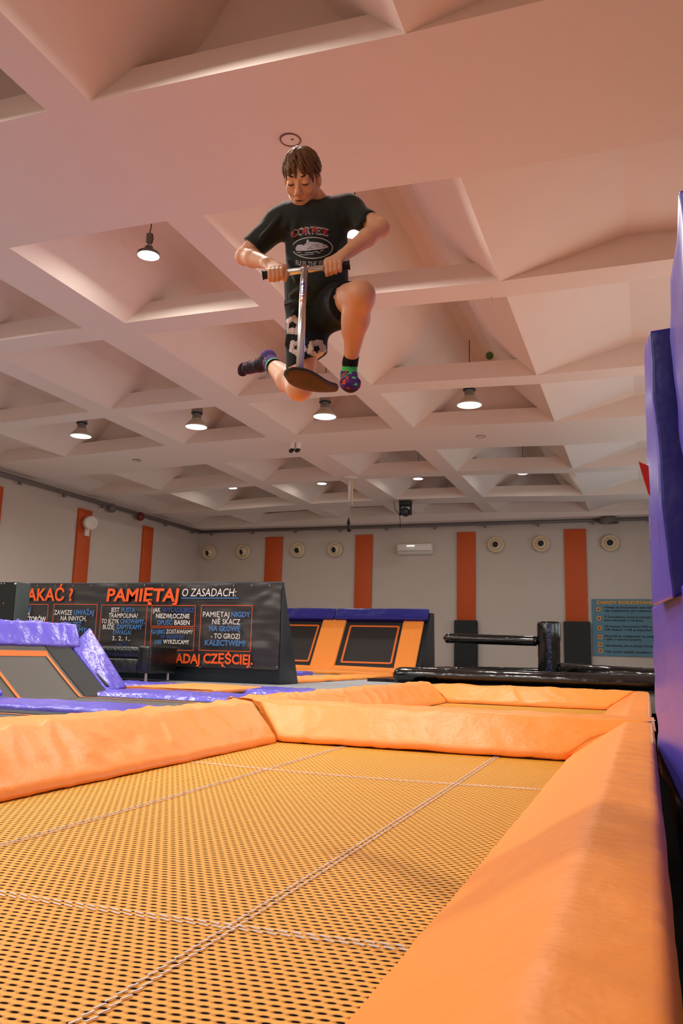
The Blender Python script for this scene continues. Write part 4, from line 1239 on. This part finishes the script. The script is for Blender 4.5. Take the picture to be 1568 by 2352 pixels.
# ---- arms
sL, eL, wL = C(640, 505, .04), C(563, 588, .03), C(614, 604, -.125)
sR, eR, wR = C(808, 482, .05), C(872, 524, -.06), C(789, 586, -.135)
B.cap(sL, eL, .046, .036, .02); B.cap(sR, eR, .046, .036, .02)
mL = eL + (wL - eL) * .35; mR = eR + (wR - eR) * .35
B.cap(eL, mL, .034, .0355, .012); B.cap(mL, wL, .0355, .0225, .012)
B.cap(eR, mR, .034, .0355, .012); B.cap(mR, wR, .0355, .0235, .012)
B.ell(eL + np.array([-.012, -.004, .0]), I3, (.026, .026, .026), .015); B.ell(eR + np.array([.012, -.002, 0]), I3, (.026, .026, .026), .015)
# ---- hands closed over the bar
BD = -.17
barA, barB = C(602, 632.5, BD), C(803, 608.5, BD)
bdir = (barB - barA) / np.linalg.norm(barB - barA)


def bar_at(u): 
    t = (u - 602) / 201.0
    return barA + (barB - barA) * t


def hand(us, wrist, bots, thumb, sgn):
    kn = []
    for i, u in enumerate(us):
        b = bar_at(u); r = [.0092, .0096, .0094, .0082][i]
        up = np.array([0, 1, 0.]); fw = np.array([0, 0, 1.])
        drop = bots[i]
        p0 = b + up * .018 + fw * (-.002)          # knuckle on top of the bar
        p1 = b + up * .006 + fw * .0235
        p2 = b - up * (.014 + drop) + fw * .0215
        p3 = b - up * (.020 + drop) + fw * .004
        kn.append(b + up * .016 + fw * .004)
        B.cap(p0, p1, r * 1.08, r, .003); B.cap(p1, p2, r, r * .95, .0018); B.cap(p2, p3, r * .93, r * .85, .0015)
    # back of the hand
    for i, k_ in enumerate(kn):
        t = [-.018, -.006, .006, .018][i] * sgn
        B.cap(wrist + bdir * t * .6, k_, .0165, .0125, .010)
    # thumb under the bar
    th = [C(*q) for q in thumb]
    for a, b, r1, r2 in ((wrist, th[0], .016, .0135), (th[0], th[1], .0125, .0105), (th[1], th[2], .0102, .0085)):
        B.cap(a, b, r1, r2, .006)


hand([620.5, 629.7, 639, 648], wL, [.004, .006, .005, .002], [(652, 615, -.165), (657, 630, -.178), (654.5, 643, -.178)], 1)
hand([780.5, 770.5, 760.5, 750.5], wR, [-.001, .003, .006, .010], [(752, 600, -.15), (746, 614, -.145), (753, 630, -.165)], -1)
# ---- legs
hR_, kR, aR = C(768, 700, .08), C(827, 679, -.28), C(804, 832, -.06)
hL_, kL, aL = C(702, 705, .08), C(688, 890, -.01), C(624, 838, .26)
B.cap(hR_, kR, .080, .052, .03); B.cap(kR, C(829, 690, -.27), .049, .046, .02)
B.ell(C(826, 672, -.30), I3, (.043, .036, .036), .02)
cR = kR + (aR - kR) * .33
B.cap(kR, cR + np.array([.0, 0, -.012]), .046, .047, .02); B.cap(cR + np.array([0, 0, -.012]), aR, .047, .0255, .02)
B.cap(C(806, 722, -.215), C(803, 760, -.16), .030, .028, .03)
B.cap(hL_, kL, .082, .052, .03)
B.ell(C(684, 893, -.035), I3, (.044, .046, .040), .02)
cL = kL + (aL - kL) * .38
B.cap(kL, cL + np.array([0, -.006, 0]), .046, .050, .02); B.cap(cL + np.array([0, -.006, 0]), aL, .050, .030, .02)
# feet
def foot(F_, grow=0.0, which='both', k=.012):
    g = grow
    if which in ('both', 'R'):
        F_.cap(aR, C(801, 862, -.035), .0260 + g, .030 + g, k)
        F_.cap(C(801, 862, -.035), C(805, 884, -.135), .0300 + g, .0320 + g, k, flat=((0, 1, .3), 1.12))
        F_.cap(C(794, 880, -.14), C(815, 880, -.14), .022 + g, .021 + g, .010)
        for i, u in enumerate((793, 800, 807, 813, 819)):
            F_.ell(C(u, 888 - [1, 0, 0, 1.5, 3.5][i], -.168 + .004 * i), I3, np.array([.0125, .0125, .017]) * ([1.12, .95, .92, .88, .82][i]) + g, .006)
    if which in ('both', 'L'):
        F_.cap(aL, C(616, 822, .30), .031 + g, .031 + g, k)
        F_.cap(C(616, 822, .30), C(598, 838, .36), .032 + g, .029 + g, k)
        F_.cap(C(598, 838, .36), C(570, 845, .42), .029 + g, .027 + g, k)
        for i, (u, v) in enumerate(((557, 857), (555, 852), (554.5, 847), (556, 842), (559, 838))):
            F_.ell(C(u, v, .445 + .0 * i), I3, np.array([.017, .0115, .0125]) * ([1.1, .95, .9, .86, .8][i]) + g, .006)


foot(B)
V, F = B.mesh(1)


def skin_material():
    m = bpy.data.materials.new('skin'); m.use_nodes = True; nt = m.node_tree; b = nt.nodes['Principled BSDF']
    at = nt.nodes.new('ShaderNodeAttribute'); at.attribute_name = 'tint'
    n = nt.nodes.new('ShaderNodeTexNoise'); n.inputs['Scale'].default_value = 28; n.inputs['Detail'].default_value = 3
    g = nt.nodes.new('ShaderNodeNewGeometry'); nt.links.new(g.outputs['Position'], n.inputs['Vector'])
    mx = nt.nodes.new('ShaderNodeMix'); mx.data_type = 'RGBA'; mx.inputs[6].default_value = S((226, 168, 134)); mx.inputs[7].default_value = S((232, 180, 146)); nt.links.new(n.outputs['Fac'], mx.inputs[0])
    m2 = nt.nodes.new('ShaderNodeMix'); m2.data_type = 'RGBA'; m2.inputs[7].default_value = S((168, 78, 66)); nt.links.new(at.outputs['Fac'], m2.inputs[0]); nt.links.new(mx.outputs[2], m2.inputs[6])
    nt.links.new(m2.outputs[2], b.inputs['Base Color'])
    b.inputs['Roughness'].default_value = 0.5; b.inputs['Subsurface Weight'].default_value = 0.12; b.inputs['Subsurface Scale'].default_value = 0.02
    b.inputs['Subsurface Radius'].default_value = (1, .35, .2)
    return m


M_SKIN = skin_material()
body = fig_obj('body', V, F, M_SKIN, person)
hl = (V - HC) @ HR.T
lip = np.exp(-(((hl[:, 1] + .0695) / .0085) ** 2) ** 1.5 - ((hl[:, 0]) / .020) ** 4) * (hl[:, 2] > .072) * .42
nose = np.exp(-((hl[:, 1] + .038) / .012) ** 2 - (hl[:, 0] / .014) ** 2) * (hl[:, 2] > .08) * .12
at = body.data.attributes.new('tint', 'FLOAT', 'POINT'); at.data.foreach_set('value', np.clip(lip + nose, 0, 1).astype(np.float32))

# ---- face details: brows, lash lines, mouth, nails
def fig_mb(name, fn, m, parent, smooth=True):
    mb = MB(); fn(mb)
    mb.v = [tuple(MW @ Vector(p)) for p in mb.v]
    return mb.build(name, m, parent, smooth=smooth)


M_DHAIR = mat('dark_brow_hair', S((48, 28, 18)), .7)
for sx in (-1, 1):
    fig_mb('eyebrow', lambda mb: mb.tube([H(sx * x, y, z) for x, y, z in ((.014, .0225, .0835), (.024, .026, .083), (.036, .0255, .078), (.046, .020, .070))], [.0024, .0040, .0038, .0016], 8), M_DHAIR, person)
    fig_mb('eyelashes', lambda mb: mb.tube([H(sx * x, y, z) for x, y, z in ((.017, -.0035, .0835), (.024, -.0070, .0870), (.032, -.0080, .0868), (.040, -.0060, .0825), (.045, -.002, .077))], [.0012, .0021, .0026, .0023, .0010], 8), M_DHAIR, person)
fig_mb('mouth_opening', lambda mb: mb.tube([H(x, -.0700 + .0008 * (x / .01) ** 2 * .3, .0865 - abs(x) * .22) for x in (-.016, -.008, 0, .008, .016)], [.0008, .0019, .0024, .0019, .0008], 8), mat('mouth_dark', S((50, 14, 12)), .6), person)

# ---- hair: overlapping locks combed forward from the crown
HF = Field(HC - .16, HC + .16, .0026)
HF.ell(H(0, .040, -.022), HR, (.071, .077, .092), .01)
HF.ell(H(0, -.045, .065), HR, (.085, .070, .070), .012, 'sub')
HF.ell(H(0, -.075, .005), HR, (.10, .075, .075), .01, 'sub')
rng = random.Random(5)


def on_head(az, el, lift):
    """az 0 = forward, el from the crown downwards"""
    x = math.sin(az) * math.sin(el); z = math.cos(az) * math.sin(el); y = math.cos(el)
    return H(x * (.0710 + lift), .037 + y * (.077 + lift), -.018 + z * (.093 + lift))


for k in range(210):
    az = rng.uniform(-PI, PI)
    front = math.cos(az)
    elmax = 1.86 + .09 * rng.uniform(-1, 1) if front > .55 else (1.82 + rng.uniform(-.1, .12) if front > -.1 else 2.15 + rng.uniform(-.1, .1))
    if front > .55: elmax += (-.10 if -.05 < math.sin(az) < .28 else 0.10) + .10 * math.sin(az * 9)
    e0 = rng.uniform(.05, 1.0) if k % 3 else .05
    e1 = min(elmax, e0 + rng.uniform(.7, 1.3)) if e0 < .6 else elmax
    n_ = 7; sw = rng.uniform(-.25, .25) + (.18 if front > .3 else 0); az0 = az * .75 - .2
    lift = rng.uniform(.001, .008); rr = rng.uniform(.005, .009)
    pts = [on_head(az0 + (az - az0) * (j / (n_ - 1)) + sw * (j / (n_ - 1)) ** 2, e0 + (e1 - e0) * j / (n_ - 1), lift * math.sin(PI * (j + .8) / n_) + (.013 * (j / (n_ - 1)) ** 2 if front > .35 else 0)) for j in range(n_)]
    for j in range(n_ - 1):
        f0 = 1 - (j / (n_ - 1)) ** 2 * .75; f1 = 1 - ((j + 1) / (n_ - 1)) ** 2 * .75
        HF.cap(pts[j], pts[j + 1], rr * f0, rr * f1, .0018)
V, F = HF.mesh(0)


def hair_material():
    m = bpy.data.materials.new('brown_hair'); m.use_nodes = True; nt = m.node_tree; b = nt.nodes['Principled BSDF']
    tc = nt.nodes.new('ShaderNodeNewGeometry'); mp = nt.nodes.new('ShaderNodeMapping'); mp.inputs['Scale'].default_value = (260, 260, 40)
    nt.links.new(tc.outputs['Position'], mp.inputs[0])
    n = nt.nodes.new('ShaderNodeTexNoise'); n.inputs['Scale'].default_value = 1.0; n.inputs['Detail'].default_value = 4; nt.links.new(mp.outputs[0], n.inputs['Vector'])
    cr = nt.nodes.new('ShaderNodeMix'); cr.data_type = 'RGBA'; cr.inputs[6].default_value = S((40, 24, 13)); cr.inputs[7].default_value = S((140, 96, 56)); nt.links.new(n.outputs['Fac'], cr.inputs[0])
    nt.links.new(cr.outputs[2], b.inputs['Base Color']); b.inputs['Roughness'].default_value = .5; b.inputs['Specular IOR Level'].default_value = .35
    bp = nt.nodes.new('ShaderNodeBump'); bp.inputs['Strength'].default_value = .8; bp.inputs['Distance'].default_value = .003; nt.links.new(n.outputs['Fac'], bp.inputs['Height']); nt.links.new(bp.outputs[0], b.inputs['Normal'])
    return m


fig_obj('hair', V, F, hair_material(), person)

# ---- T-shirt
M_TEE = mat('black_cotton', S((20, 31, 29)), .8, bump=.5, bscale=9, bdet=3, sheen=.15, bdist=.02)
T = Field((C(530, 0, .3)[0], C(0, 740, -.2)[1], -(D0 + .30)), (C(905, 0, .1)[0] + .02, C(0, 405, .2)[1], -(D0 - .30)), .0034)
TL, TR = C(655, 503, .045), C(785, 484, .045)
T.cap(C(668, 500, .05), C(795, 483, .05), .062, .060, .03)
T.cap(C(694, 520, .045), C(700, 672, .055), .074, .072, .05, flat=((0, 0, 1), 1.1))
T.cap(C(760, 515, .045), C(762, 660, .055), .066, .068, .05, flat=((0, 0, 1), 1.1))
T.cap(C(696, 650, .055), C(700, 700, .055), .076, .078, .03, cut=(C(700, 712, .0), (.10, -1, 0)))
T.cap(C(724, 560, .02), C(726, 660, .03), .075, .080, .04)
# sleeves with open-looking straight hems
dL = (eL - sL) / np.linalg.norm(eL - sL); eLs = C(581, 566, .03)
T.cap(C(660, 506, .045), C(640, 512, .045), .062, .058, .03)
T.cap(C(646, 510, .045), C(574, 574, .032), .056, .050, .025, cut=(eLs, (C(572, 582, .03) - C(596, 553, .03))))
dR = (eR - sR); eRs = C(845, 512, -.035)
T.cap(C(800, 484, .05), C(806, 486, .045), .058, .056, .03)
T.cap(C(803, 487, .045), C(858, 518, -.045), .054, .045, .025, cut=(eRs, (C(862, 519, -.07) - C(835, 507, -.01))))
# collar rib
T.cap(C(712, 483, .015), C(735, 474, .045), .044, .052, .012); T.cap(C(690, 505, .03), C(766, 498, .035), .062, .062, .03)
# folds
def fold_(a, b, r, k=.012, dep=.0):
    T.cap(a, b, r * .3, r, k)
rf = random.Random(3)
for (a, b) in [((690, 480, -.01), (672, 540, -.03)), ((668, 475, .0), (655, 520, -.01)), ((640, 500, -.02), (600, 545, -.03)), ((770, 470, .0), (790, 500, -.01)), ((800, 465, -.01), (835, 505, -.06)), ((815, 480, -.02), (822, 520, -.05)),
               ((662, 600, -.01), (680, 640, -.035)), ((668, 680, -.01), (700, 660, -.04)), ((790, 560, .0), (775, 600, -.03)), ((655, 700, .0), (690, 694, -.03))]:
    T.cap(C(*a), C(*b), .006, .010, .018)
HD = np.array([0.0, 1.0, 0.0])
# neck opening
T.cap(H(0, -.020, -.022), C(722, 452, .030), .059, .050, .006, 'sub')
V, F = T.mesh(2)
tee = fig_obj('shirt', V, F, M_TEE, person)

# ---- shorts
SH = Field((C(620, 0, .2)[0], C(0, 890, .1)[1], -(D0 + .30)), (C(870, 0, .0)[0], C(0, 610, .1)[1], -(D0 - .42)), .0034)
SH.cap(C(702, 690, .075), C(762, 690, .075), .082, .082, .04)
SH.cap(C(704, 705, .07), C(704, 860, .015), .086, .083, .03, cut=(C(705, 828, .0), C(752, 806, 0) - C(662, 848, 0) @ I3 if False else np.array([.42, -.91, 0.0])))
SH.cap(C(760, 702, .07), C(826, 690, -.27), .088, .074, .04, cut=(C(798, 693, -.15), C(826, 690, -.27) - C(760, 702, .07)))
SH.cap(C(735, 735, .05), C(765, 728, .0), .055, .05, .05)
for (a, b) in [((668, 735, .01), (660, 790, .0)), ((690, 700, -.02), (672, 725, -.02)), ((745, 730, -.03), (770, 700, -.08)), ((700, 770, -.06), (720, 800, -.05))]:
    SH.cap(C(*a), C(*b), .006, .010, .02)
V, F = SH.mesh(2)
M_SHORT = mat('black_jersey', S((12, 18, 19)), .9, bump=.2, bscale=10, bdist=.02)
shorts = fig_obj('shorts', V, F, M_SHORT, person)

# ---- printing on the cloth
from mathutils.bvhtree import BVHTree
dg_ = bpy.context.evaluated_depsgraph_get()


def bvh(o):
    me = o.data
    return BVHTree.FromPolygons([v.co.copy() + Vector(o.location) + Vector(o.parent.location) for v in me.vertices], [tuple(p.vertices) for p in me.polygons])


class Print:
    """flat artwork laid on a garment"""
    def __init__(s, tree, lift=.0012): s.t = tree; s.mb = MB(); s.l = lift

    def poly(s, pts, faces, lift=0.0):
        out = []; bad = set()
        for i, (u, v) in enumerate(pts):
            d = (MW.to_3x3() @ Vector(((u - 784) / FPX, -(v - 1176) / FPX, -1.0))).normalized()
            hit = s.t.ray_cast(cam.location, d)
            if hit[0] is None: bad.add(i); out.append((0, 0, 0)); continue
            out.append(tuple(hit[0] - d * (s.l + lift)))
        fs = []
        for f in faces:
            if any(i in bad for i in f): continue
            q = [Vector(out[i]) for i in f]
            if max((a - b).length for a in q for b in q) < .05: fs.append(f)
        s.mb.add(out, fs)

    def disc(s, u, v, r, lift=0.0, n=12, dome=.0015):
        pts = [(u, v)] + [(u + r * .6 * math.cos(2 * PI * k / n), v + r * .6 * math.sin(2 * PI * k / n)) for k in range(n)] + [(u + r * math.cos(2 * PI * k / n), v + r * math.sin(2 * PI * k / n)) for k in range(n)]
        s.poly(pts[:1 + n], [(0, 1 + k, 1 + (k + 1) % n) for k in range(n)], lift + dome)
        s.poly(pts[1:], [(k, n + k, n + (k + 1) % n, (k + 1) % n) for k in range(n)], lift)

    def stroke(s, pts, w, lift=0.0):
        L_ = []; 
        for i, p in enumerate(pts):
            a = pts[max(0, i - 1)]; b = pts[min(len(pts) - 1, i + 1)]; dx, dy = b[0] - a[0], b[1] - a[1]; l = math.hypot(dx, dy) + 1e-9
            L_ += [(p[0] - dy / l * w / 2, p[1] + dx / l * w / 2), (p[0] + dy / l * w / 2, p[1] - dx / l * w / 2)]
        s.poly(L_, [(2 * i, 2 * i + 1, 2 * i + 3, 2 * i + 2) for i in range(len(pts) - 1)], lift)

    def text(s, body_, u0, u1, base, cap, bold=0.0, lift=0.0):
        vs, fs = text2d(body_, bold); xs = [p[0] for p in vs]; xa, xb = min(xs), max(xs)
        pts = []
        for x, y in vs:
            u = u0 + (u1 - u0) * (x - xa) / (xb - xa); pts.append((u, base(u) - y * cap))
        s.poly(pts, fs, lift)


tt = bvh(tee); ts = bvh(shorts)
M_PW = mat('print_white', S((206, 204, 208)), .6); M_PR = mat('print_red', S((176, 34, 52)), .6); M_PL = mat('print_lilac', S((196, 196, 214)), .6)
pw = Print(tt, .0016)
def arc1(u): return 537.5 + ((u - 713) / 44.0) ** 2 * 7.5 - (u - 713) * .03
pw.text('CORTEIZ', 668.5, 754, arc1, 16.5, .03, 0)
pk = Print(tt, .0024); pk.text('CORTEIZ', 669.5, 753, lambda u: arc1(u) - .8, 15.0, -.022, 0)
def arc2(u): return 611.5 - ((u - 717) / 46.0) ** 2 * 9 - (u - 717) * .05
for s_, a_, b_ in (('RULES', 679, 702.5), ('THE', 707, 727), ('WORLD', 731, 763)):
    pw.text(s_, a_, b_, arc2, 10.5, .02); pk.text(s_, a_ + .6, b_ - .6, lambda u: arc2(u) - .8, 9.0, -.03)
pw.stroke([(717 + 46.5 * math.cos(a), 569.3 + 24 * math.sin(a)) for a in [PI + .28 + k * (2 * PI - .62) / 60 for k in range(61)]], 1.9)
z_ = lambda x, y: (655 + x / 13.07, 505 + y / 13.07)
pl = Print(tt, .0018)


def grid_fill(pr, poly, n=46, m=14):
    """fill an outline with narrow quads so that it follows the cloth"""
    us = [p[0] for p in poly]; u0, u1 = min(us), max(us)
    def span(u):
        ys = []
        for (a, b) in zip(poly, poly[1:] + poly[:1]):
            if (a[0] - u) * (b[0] - u) <= 0 and a[0] != b[0]: ys.append(a[1] + (b[1] - a[1]) * (u - a[0]) / (b[0] - a[0]))
        return (min(ys), max(ys)) if ys else None
    for i in range(n):
        ua = u0 + (u1 - u0) * (i + .001) / n; ub = u0 + (u1 - u0) * (i + .999) / n
        A, Bq = span(ua), span(ub)
        if A and Bq:
            k = 3
            pts = [(ua, A[0] + (A[1] - A[0]) * j / k) for j in range(k + 1)] + [(ub, Bq[0] + (Bq[1] - Bq[0]) * j / k) for j in range(k + 1)]
            pr.poly(pts, [(j, j + 1, k + 2 + j, k + 1 + j) for j in range(k)])


grid_fill(pl, [z_(*p) for p in ((310, 935), (303, 860), (330, 795), (370, 750), (500, 742), (560, 770), (592, 712), (628, 700), (640, 592), (700, 592), (712, 655), (850, 665), (1000, 672), (1030, 690), (1085, 690), (1170, 748), (1235, 745), (1292, 830), (1100, 878), (600, 928))])
for q in (((345, 985), (420, 982), (480, 972)), ((590, 985), (740, 980), (900, 960), (985, 940)), ((420, 1052), (600, 1046), (850, 1020)), ((1045, 932), (1150, 905)), ((950, 992), (1050, 985))):
    pl.stroke([z_(*p) for p in q], 1.5)
pd = Print(tt, .0030)
for q in (((600, 745), (830, 742)), ((600, 768), (1000, 765)), ((650, 880), (700, 850), (830, 860)), ((900, 800), (1010, 805)), ((850, 750), (1010, 740)), ((1100, 800), (1200, 790), (1215, 830)), ((700, 820), (820, 800)), ((660, 690), (740, 690))):
    pd.stroke([z_(*p) for p in q], .8)
ps = Print(tt, .0036)
for (u, v, r, rot) in ((673, 538, 12, .2), (699, 531, 12.5, 0), (722, 528, 13, .1), (747, 532, 12.5, -.1)):
    for k in range(5):
        a = -PI / 2 + rot + k * 2 * PI / 5
        ps.poly([(u + r * math.cos(a), v + r * math.sin(a)), (u + r * .26 * math.cos(a + .6), v + r * .26 * math.sin(a + .6)), (u, v), (u + r * .26 * math.cos(a - .6), v + r * .26 * math.sin(a - .6))], [(0, 1, 2, 3)])
pw.mb.build('white_lettering', M_PW, tee); pk.mb.build('letter_infill', M_TEE, tee); pl.mb.build('printed_picture', M_PL, tee); pd.mb.build('picture_lines', M_TEE, tee); ps.mb.build('red_stars', M_PR, tee)

rw = random.Random(11)
for (u, v, R, sq, rot) in ((672, 747, 27, .86, -.1), (683, 799, 23, .80, .2), (727, 801, 24, .95, 0.3), (782, 673, 25, .42, -1.05)):
    wr_ = Print(ts, .002)
    cr_, sr_ = math.cos(rot), math.sin(rot)
    for k in range(15):
        a = 2 * PI * k / 15 + rw.uniform(-.1, .1); rr = R * (.60 + .13 * (1 if k % 3 == 0 else -.35 if k % 3 == 1 else .1))
        x, y = rr * math.cos(a), rr * math.sin(a) * sq
        wr_.disc(u + x * cr_ - y * sr_, v + x * sr_ + y * cr_, R * rw.uniform(.24, .33) * (sq ** .4), lift=.0004 * (k % 5), dome=.003)
    wr_.mb.build('wreath_print', mat('puff_print', S((214, 200, 200)), .75), shorts, smooth=False)

# ---- socks
M_S1 = mat('sock_purple', S((82, 44, 134)), .9, bump=.3, bscale=150, bdist=.004); M_S2 = mat('sock_black', S((10, 12, 16)), .9, bump=.3, bscale=150, bdist=.004)
M_S3 = mat('sock_green', S((92, 226, 120)), .9); M_S4 = mat('sock_orange', S((236, 84, 26)), .9); M_S5 = mat('sock_sole', S((44, 24, 48)), .9); M_S6 = mat('sock_blue', S((60, 110, 170)), .9)
for wh in ('R', 'L'):
    if wh == 'R':
        K = Field(C(770, 925, .06) - .02, C(845, 800, -.3) + .02, .0028); top = C(808, 812, -.09); an = aR
        K.cap(top, aR, .0315, .0290, .01, cut=(C(807, 817, -.085), top - aR))
        foot(K, .0025, 'R')
        V, F = K.mesh(1)
        cen = V[F].mean(1); ax = (aR - top) / np.linalg.norm(aR - top)
        t = (cen - top) @ ax
        un = -cen[:, 0] / cen[:, 2] * FPX + 784; vn = cen[:, 1] / cen[:, 2] * FPX + 1176
        mi = np.zeros(len(F), int); mi[vn < 842 + (un - 803) * .06] = 1; mi[(vn >= 842 + (un - 803) * .06) & (vn < 853 + (un - 803) * .06)] = 2
        nz_ = np.array([noise.noise(Vector((c[0] * 45, c[1] * 45, c[2] * 45))) for c in cen])
        m0 = mi == 0
        mi[m0 & (nz_ > .30) & (vn < 885)] = 2; mi[m0 & (nz_ < -.38)] = 3; mi[m0 & (np.abs(nz_ - .1) < .02) & (vn < 882)] = 5
        nrm = cen[:, 1]; mi[m0 & (vn > 893)] = 4; mi[m0 & (nz_ < -.0) & (vn < 880) & (un > 800)] = 0
    else:
        K = Field(C(530, 880, .6) - .02, C(650, 780, .15) + .03, .0028); top = C(636, 848, .19)
        K.cap(top, aL, .0385, .0340, .01, cut=(C(631, 843, .22), top - aL))
        foot(K, .0025, 'L')
        V, F = K.mesh(1)
        cen = V[F].mean(1); ax = (C(626, 842, .25) - aL)
        un = -cen[:, 0] / cen[:, 2] * FPX + 784; vn = cen[:, 1] / cen[:, 2] * FPX + 1176
        axl = (top - aL) / np.linalg.norm(top - aL); t = (cen - aL) @ axl
        tm = (C(631, 843, .22) - aL) @ axl
        mi = np.zeros(len(F), int); mi[t > tm - .008] = 1; mi[(t <= tm - .008) & (t > tm - .019)] = 2
        # sole faces the camera and down
        e1 = V[F[:, 1]] - V[F[:, 0]]; e2 = V[F[:, 3]] - V[F[:, 0]]; nn = np.cross(e1, e2); nn /= np.linalg.norm(nn, axis=1)[:, None] + 1e-9
        if (nn * (cen - cen.mean(0))).sum() < 0: nn = -nn
        nz_ = np.array([noise.noise(Vector((c[0] * 60, c[1] * 60, c[2] * 60))) for c in cen])
        sole = (nn[:, 2] > .25) & (un < 606) & (vn > 818)
        mi[(mi == 0) & sole] = 4; mi[(mi == 4) & (nz_ > .42)] = 3
        mi[(mi == 0) & (np.abs(nz_) < .02) & (un > 596)] = 5
    sk = fig_obj('sock', V, F, [M_S1, M_S2, M_S3, M_S4, M_S5, M_S6], person, mi)
    if wh == 'L':
        gt = bvh(sk); pr = Print(gt, .001); rg = random.Random(2)
        for _ in range(60):
            u = rg.uniform(556, 612); v = 852 - (u - 552) * .55 + rg.uniform(-9, 12)
            pr.disc(u, v, rg.uniform(1.2, 2.4), 0, 7, .002)
        pr.mb.build('grip_dots', M_BLK, sk, smooth=False)

# ---------------------------------------------------------------- trampoline board with handlebar
sc_ = empty('jump_scooter', tuple(MW @ Vector(C(695, 860, -.35))), 'silver T-bar handle with dark foam board held by the jumping boy', 'scooter')
BM = mat('foam_board', S((52, 56, 52)), .75, bump=.2, bscale=80, bdist=.003); BU = mat('foam_board_underside', S((84, 58, 46)), .7, bump=.2, bscale=60, bdist=.003)
UE = [(657, 858, -.44), (661, 850, -.45), (672, 845.5, -.45), (690, 846, -.435), (708, 850, -.41), (725, 858, -.38), (742, 869, -.34), (758, 878, -.29), (770, 882, -.25), (776, 885, -.23)]
LE = [(655.5, 863, -.42), (657, 871, -.37), (664, 879, -.33), (679, 887.5, -.30), (697, 893.5, -.28), (716, 897.5, -.26), (735, 899, -.24), (752, 898.5, -.22), (768, 897, -.20), (776.5, 891, -.21)]


def interp(P_, t):
    x = t * (len(P_) - 1); i = min(int(x), len(P_) - 2); f = x - i
    g = lambda j: np.array(C(*P_[max(0, min(len(P_) - 1, j))]))
    p0, p1, p2, p3 = g(i - 1), g(i), g(i + 1), g(i + 2)
    return .5 * ((2 * p1) + (-p0 + p2) * f + (2 * p0 - 5 * p1 + 4 * p2 - p3) * f * f + (-p0 + 3 * p1 - 3 * p2 + p3) * f ** 3)


mb = MB(); nl = 44
for i in range(nl + 1):
    t = i / nl; up_, lo_ = interp(UE, t), interp(LE, t)
    cen_ = (up_ + lo_) / 2; hw = (lo_ - up_) / 2
    tg = interp(UE, min(1, t + .02)) + interp(LE, min(1, t + .02)) - interp(UE, max(0, t - .02)) - interp(LE, max(0, t - .02))
    nn_ = np.cross(tg, hw); nn_ /= np.linalg.norm(nn_)
    if nn_[1] > 0: nn_ = -nn_
    th = .011 * min(1, .45 + min(t, 1 - t) * 8)
    for k in range(28):
        a = 2 * PI * k / 28; cx_, cy_ = math.cos(a), math.sin(a)
        q_ = cen_ + hw * (math.copysign(abs(cx_) ** .6, cx_)) + nn_ * (math.copysign(abs(cy_) ** .8, cy_) * th)
        mb.v.append(tuple(MW @ Vector(q_)))
for i in range(nl):
    for k in range(28):
        a, b = i * 28 + k, i * 28 + (k + 1) % 28
        mb.f.append((a, b, b + 28, a + 28)); mb.mi.append(1 if 2 <= k <= 11 else 0)
mb.f.append(tuple(range(28))); mb.mi.append(0); mb.f.append(tuple(nl * 28 + k for k in range(28))); mb.mi.append(0)
bo = mb.build('board', [BM, BU], sc_, smooth=True)
bt = bvh(bo); pr = Print(bt, .001)
for q in ([(686, 874), (700, 873), (712, 876)], [(690, 878), (703, 879), (716, 884)], [(697, 884), (712, 888), (730, 891)], [(712, 879), (724, 883), (732, 889)], [(720, 893), (735, 894), (744, 893)]):
    pr.stroke(q, .9)
pr.mb.build('underside_print', M_BLK, bo)
M_ALU = mat('polished_aluminium', S((225, 225, 230)), .33, metal=1.0)
pt, pb_ = C(699, 617, BD), C(688, 852, -.40)
fig_mb('pole', lambda m_: m_.tube([pb_, pt + (pt - pb_) * .01], .0135, 24), M_ALU, sc_)
fig_mb('handlebar', lambda m_: m_.tube([bar_at(614), bar_at(792)], .0125, 20), M_ALU, sc_)
fig_mb('clamp', lambda m_: m_.tube([C(698.5, 626, BD - .004), C(699.5, 611.5, BD - .001)], [.0165, .0165], 24), mat('clamp_metal', S((190, 180, 180)), .3, metal=1.0), sc_)
fig_mb('clamp_bolt', lambda m_: m_.tube([C(705, 613, BD - .01), C(711, 613, BD - .01)], .006, 10), M_CHROME, sc_)
M_GRIP = mat('black_grip', S((16, 18, 18)), .7)
for (a_, b_) in ((602.5, 622), (780, 803)):
    def gr(m_):
        n_ = 14; P_ = [bar_at(a_ + (b_ - a_) * k / n_) for k in range(n_ + 1)]
        m_.tube(P_, [(.0185 if k in (0, 1, n_, n_ - 1) else .0165 - .0012 * (k % 2)) for k in range(n_ + 1)], 18)
    fig_mb('grip', gr, M_GRIP, sc_)
# upright lettering on the pole
pdir = (pb_ - pt) / np.linalg.norm(pb_ - pt); side = np.array([1.0, 0, 0]); side -= pdir * (side @ pdir); side /= np.linalg.norm(side); out_ = np.cross(side, pdir); out_ = out_ if out_[2] > 0 else -out_
for i, (ch, colr) in enumerate(zip('STORS', ((40, 60, 170), (52, 52, 160), (110, 60, 160), (200, 40, 70), (236, 140, 50)))):
    vs, fs = text2d(ch, .06); xs = [p[0] for p in vs]; xa, xb = min(xs), max(xs); mbx = MB(); outv = []
    t0_ = (656 + i * 9.6 - 617) / 232.0
    for x, y in vs:
        al = (x - xa) / (xb - xa) * 8.2 / 232.0 + t0_
        ang = (y - .5) * 1.05 - .2
        p = pt + (pb_ - pt) * al + (side * math.sin(ang) + out_ * math.cos(ang)) * .0146
        outv.append(tuple(MW @ Vector(p)))
    mbx.add(outv, fs); mbx.build('printed_letter', mat('ink_%d' % i, S(colr), .5), sc_)
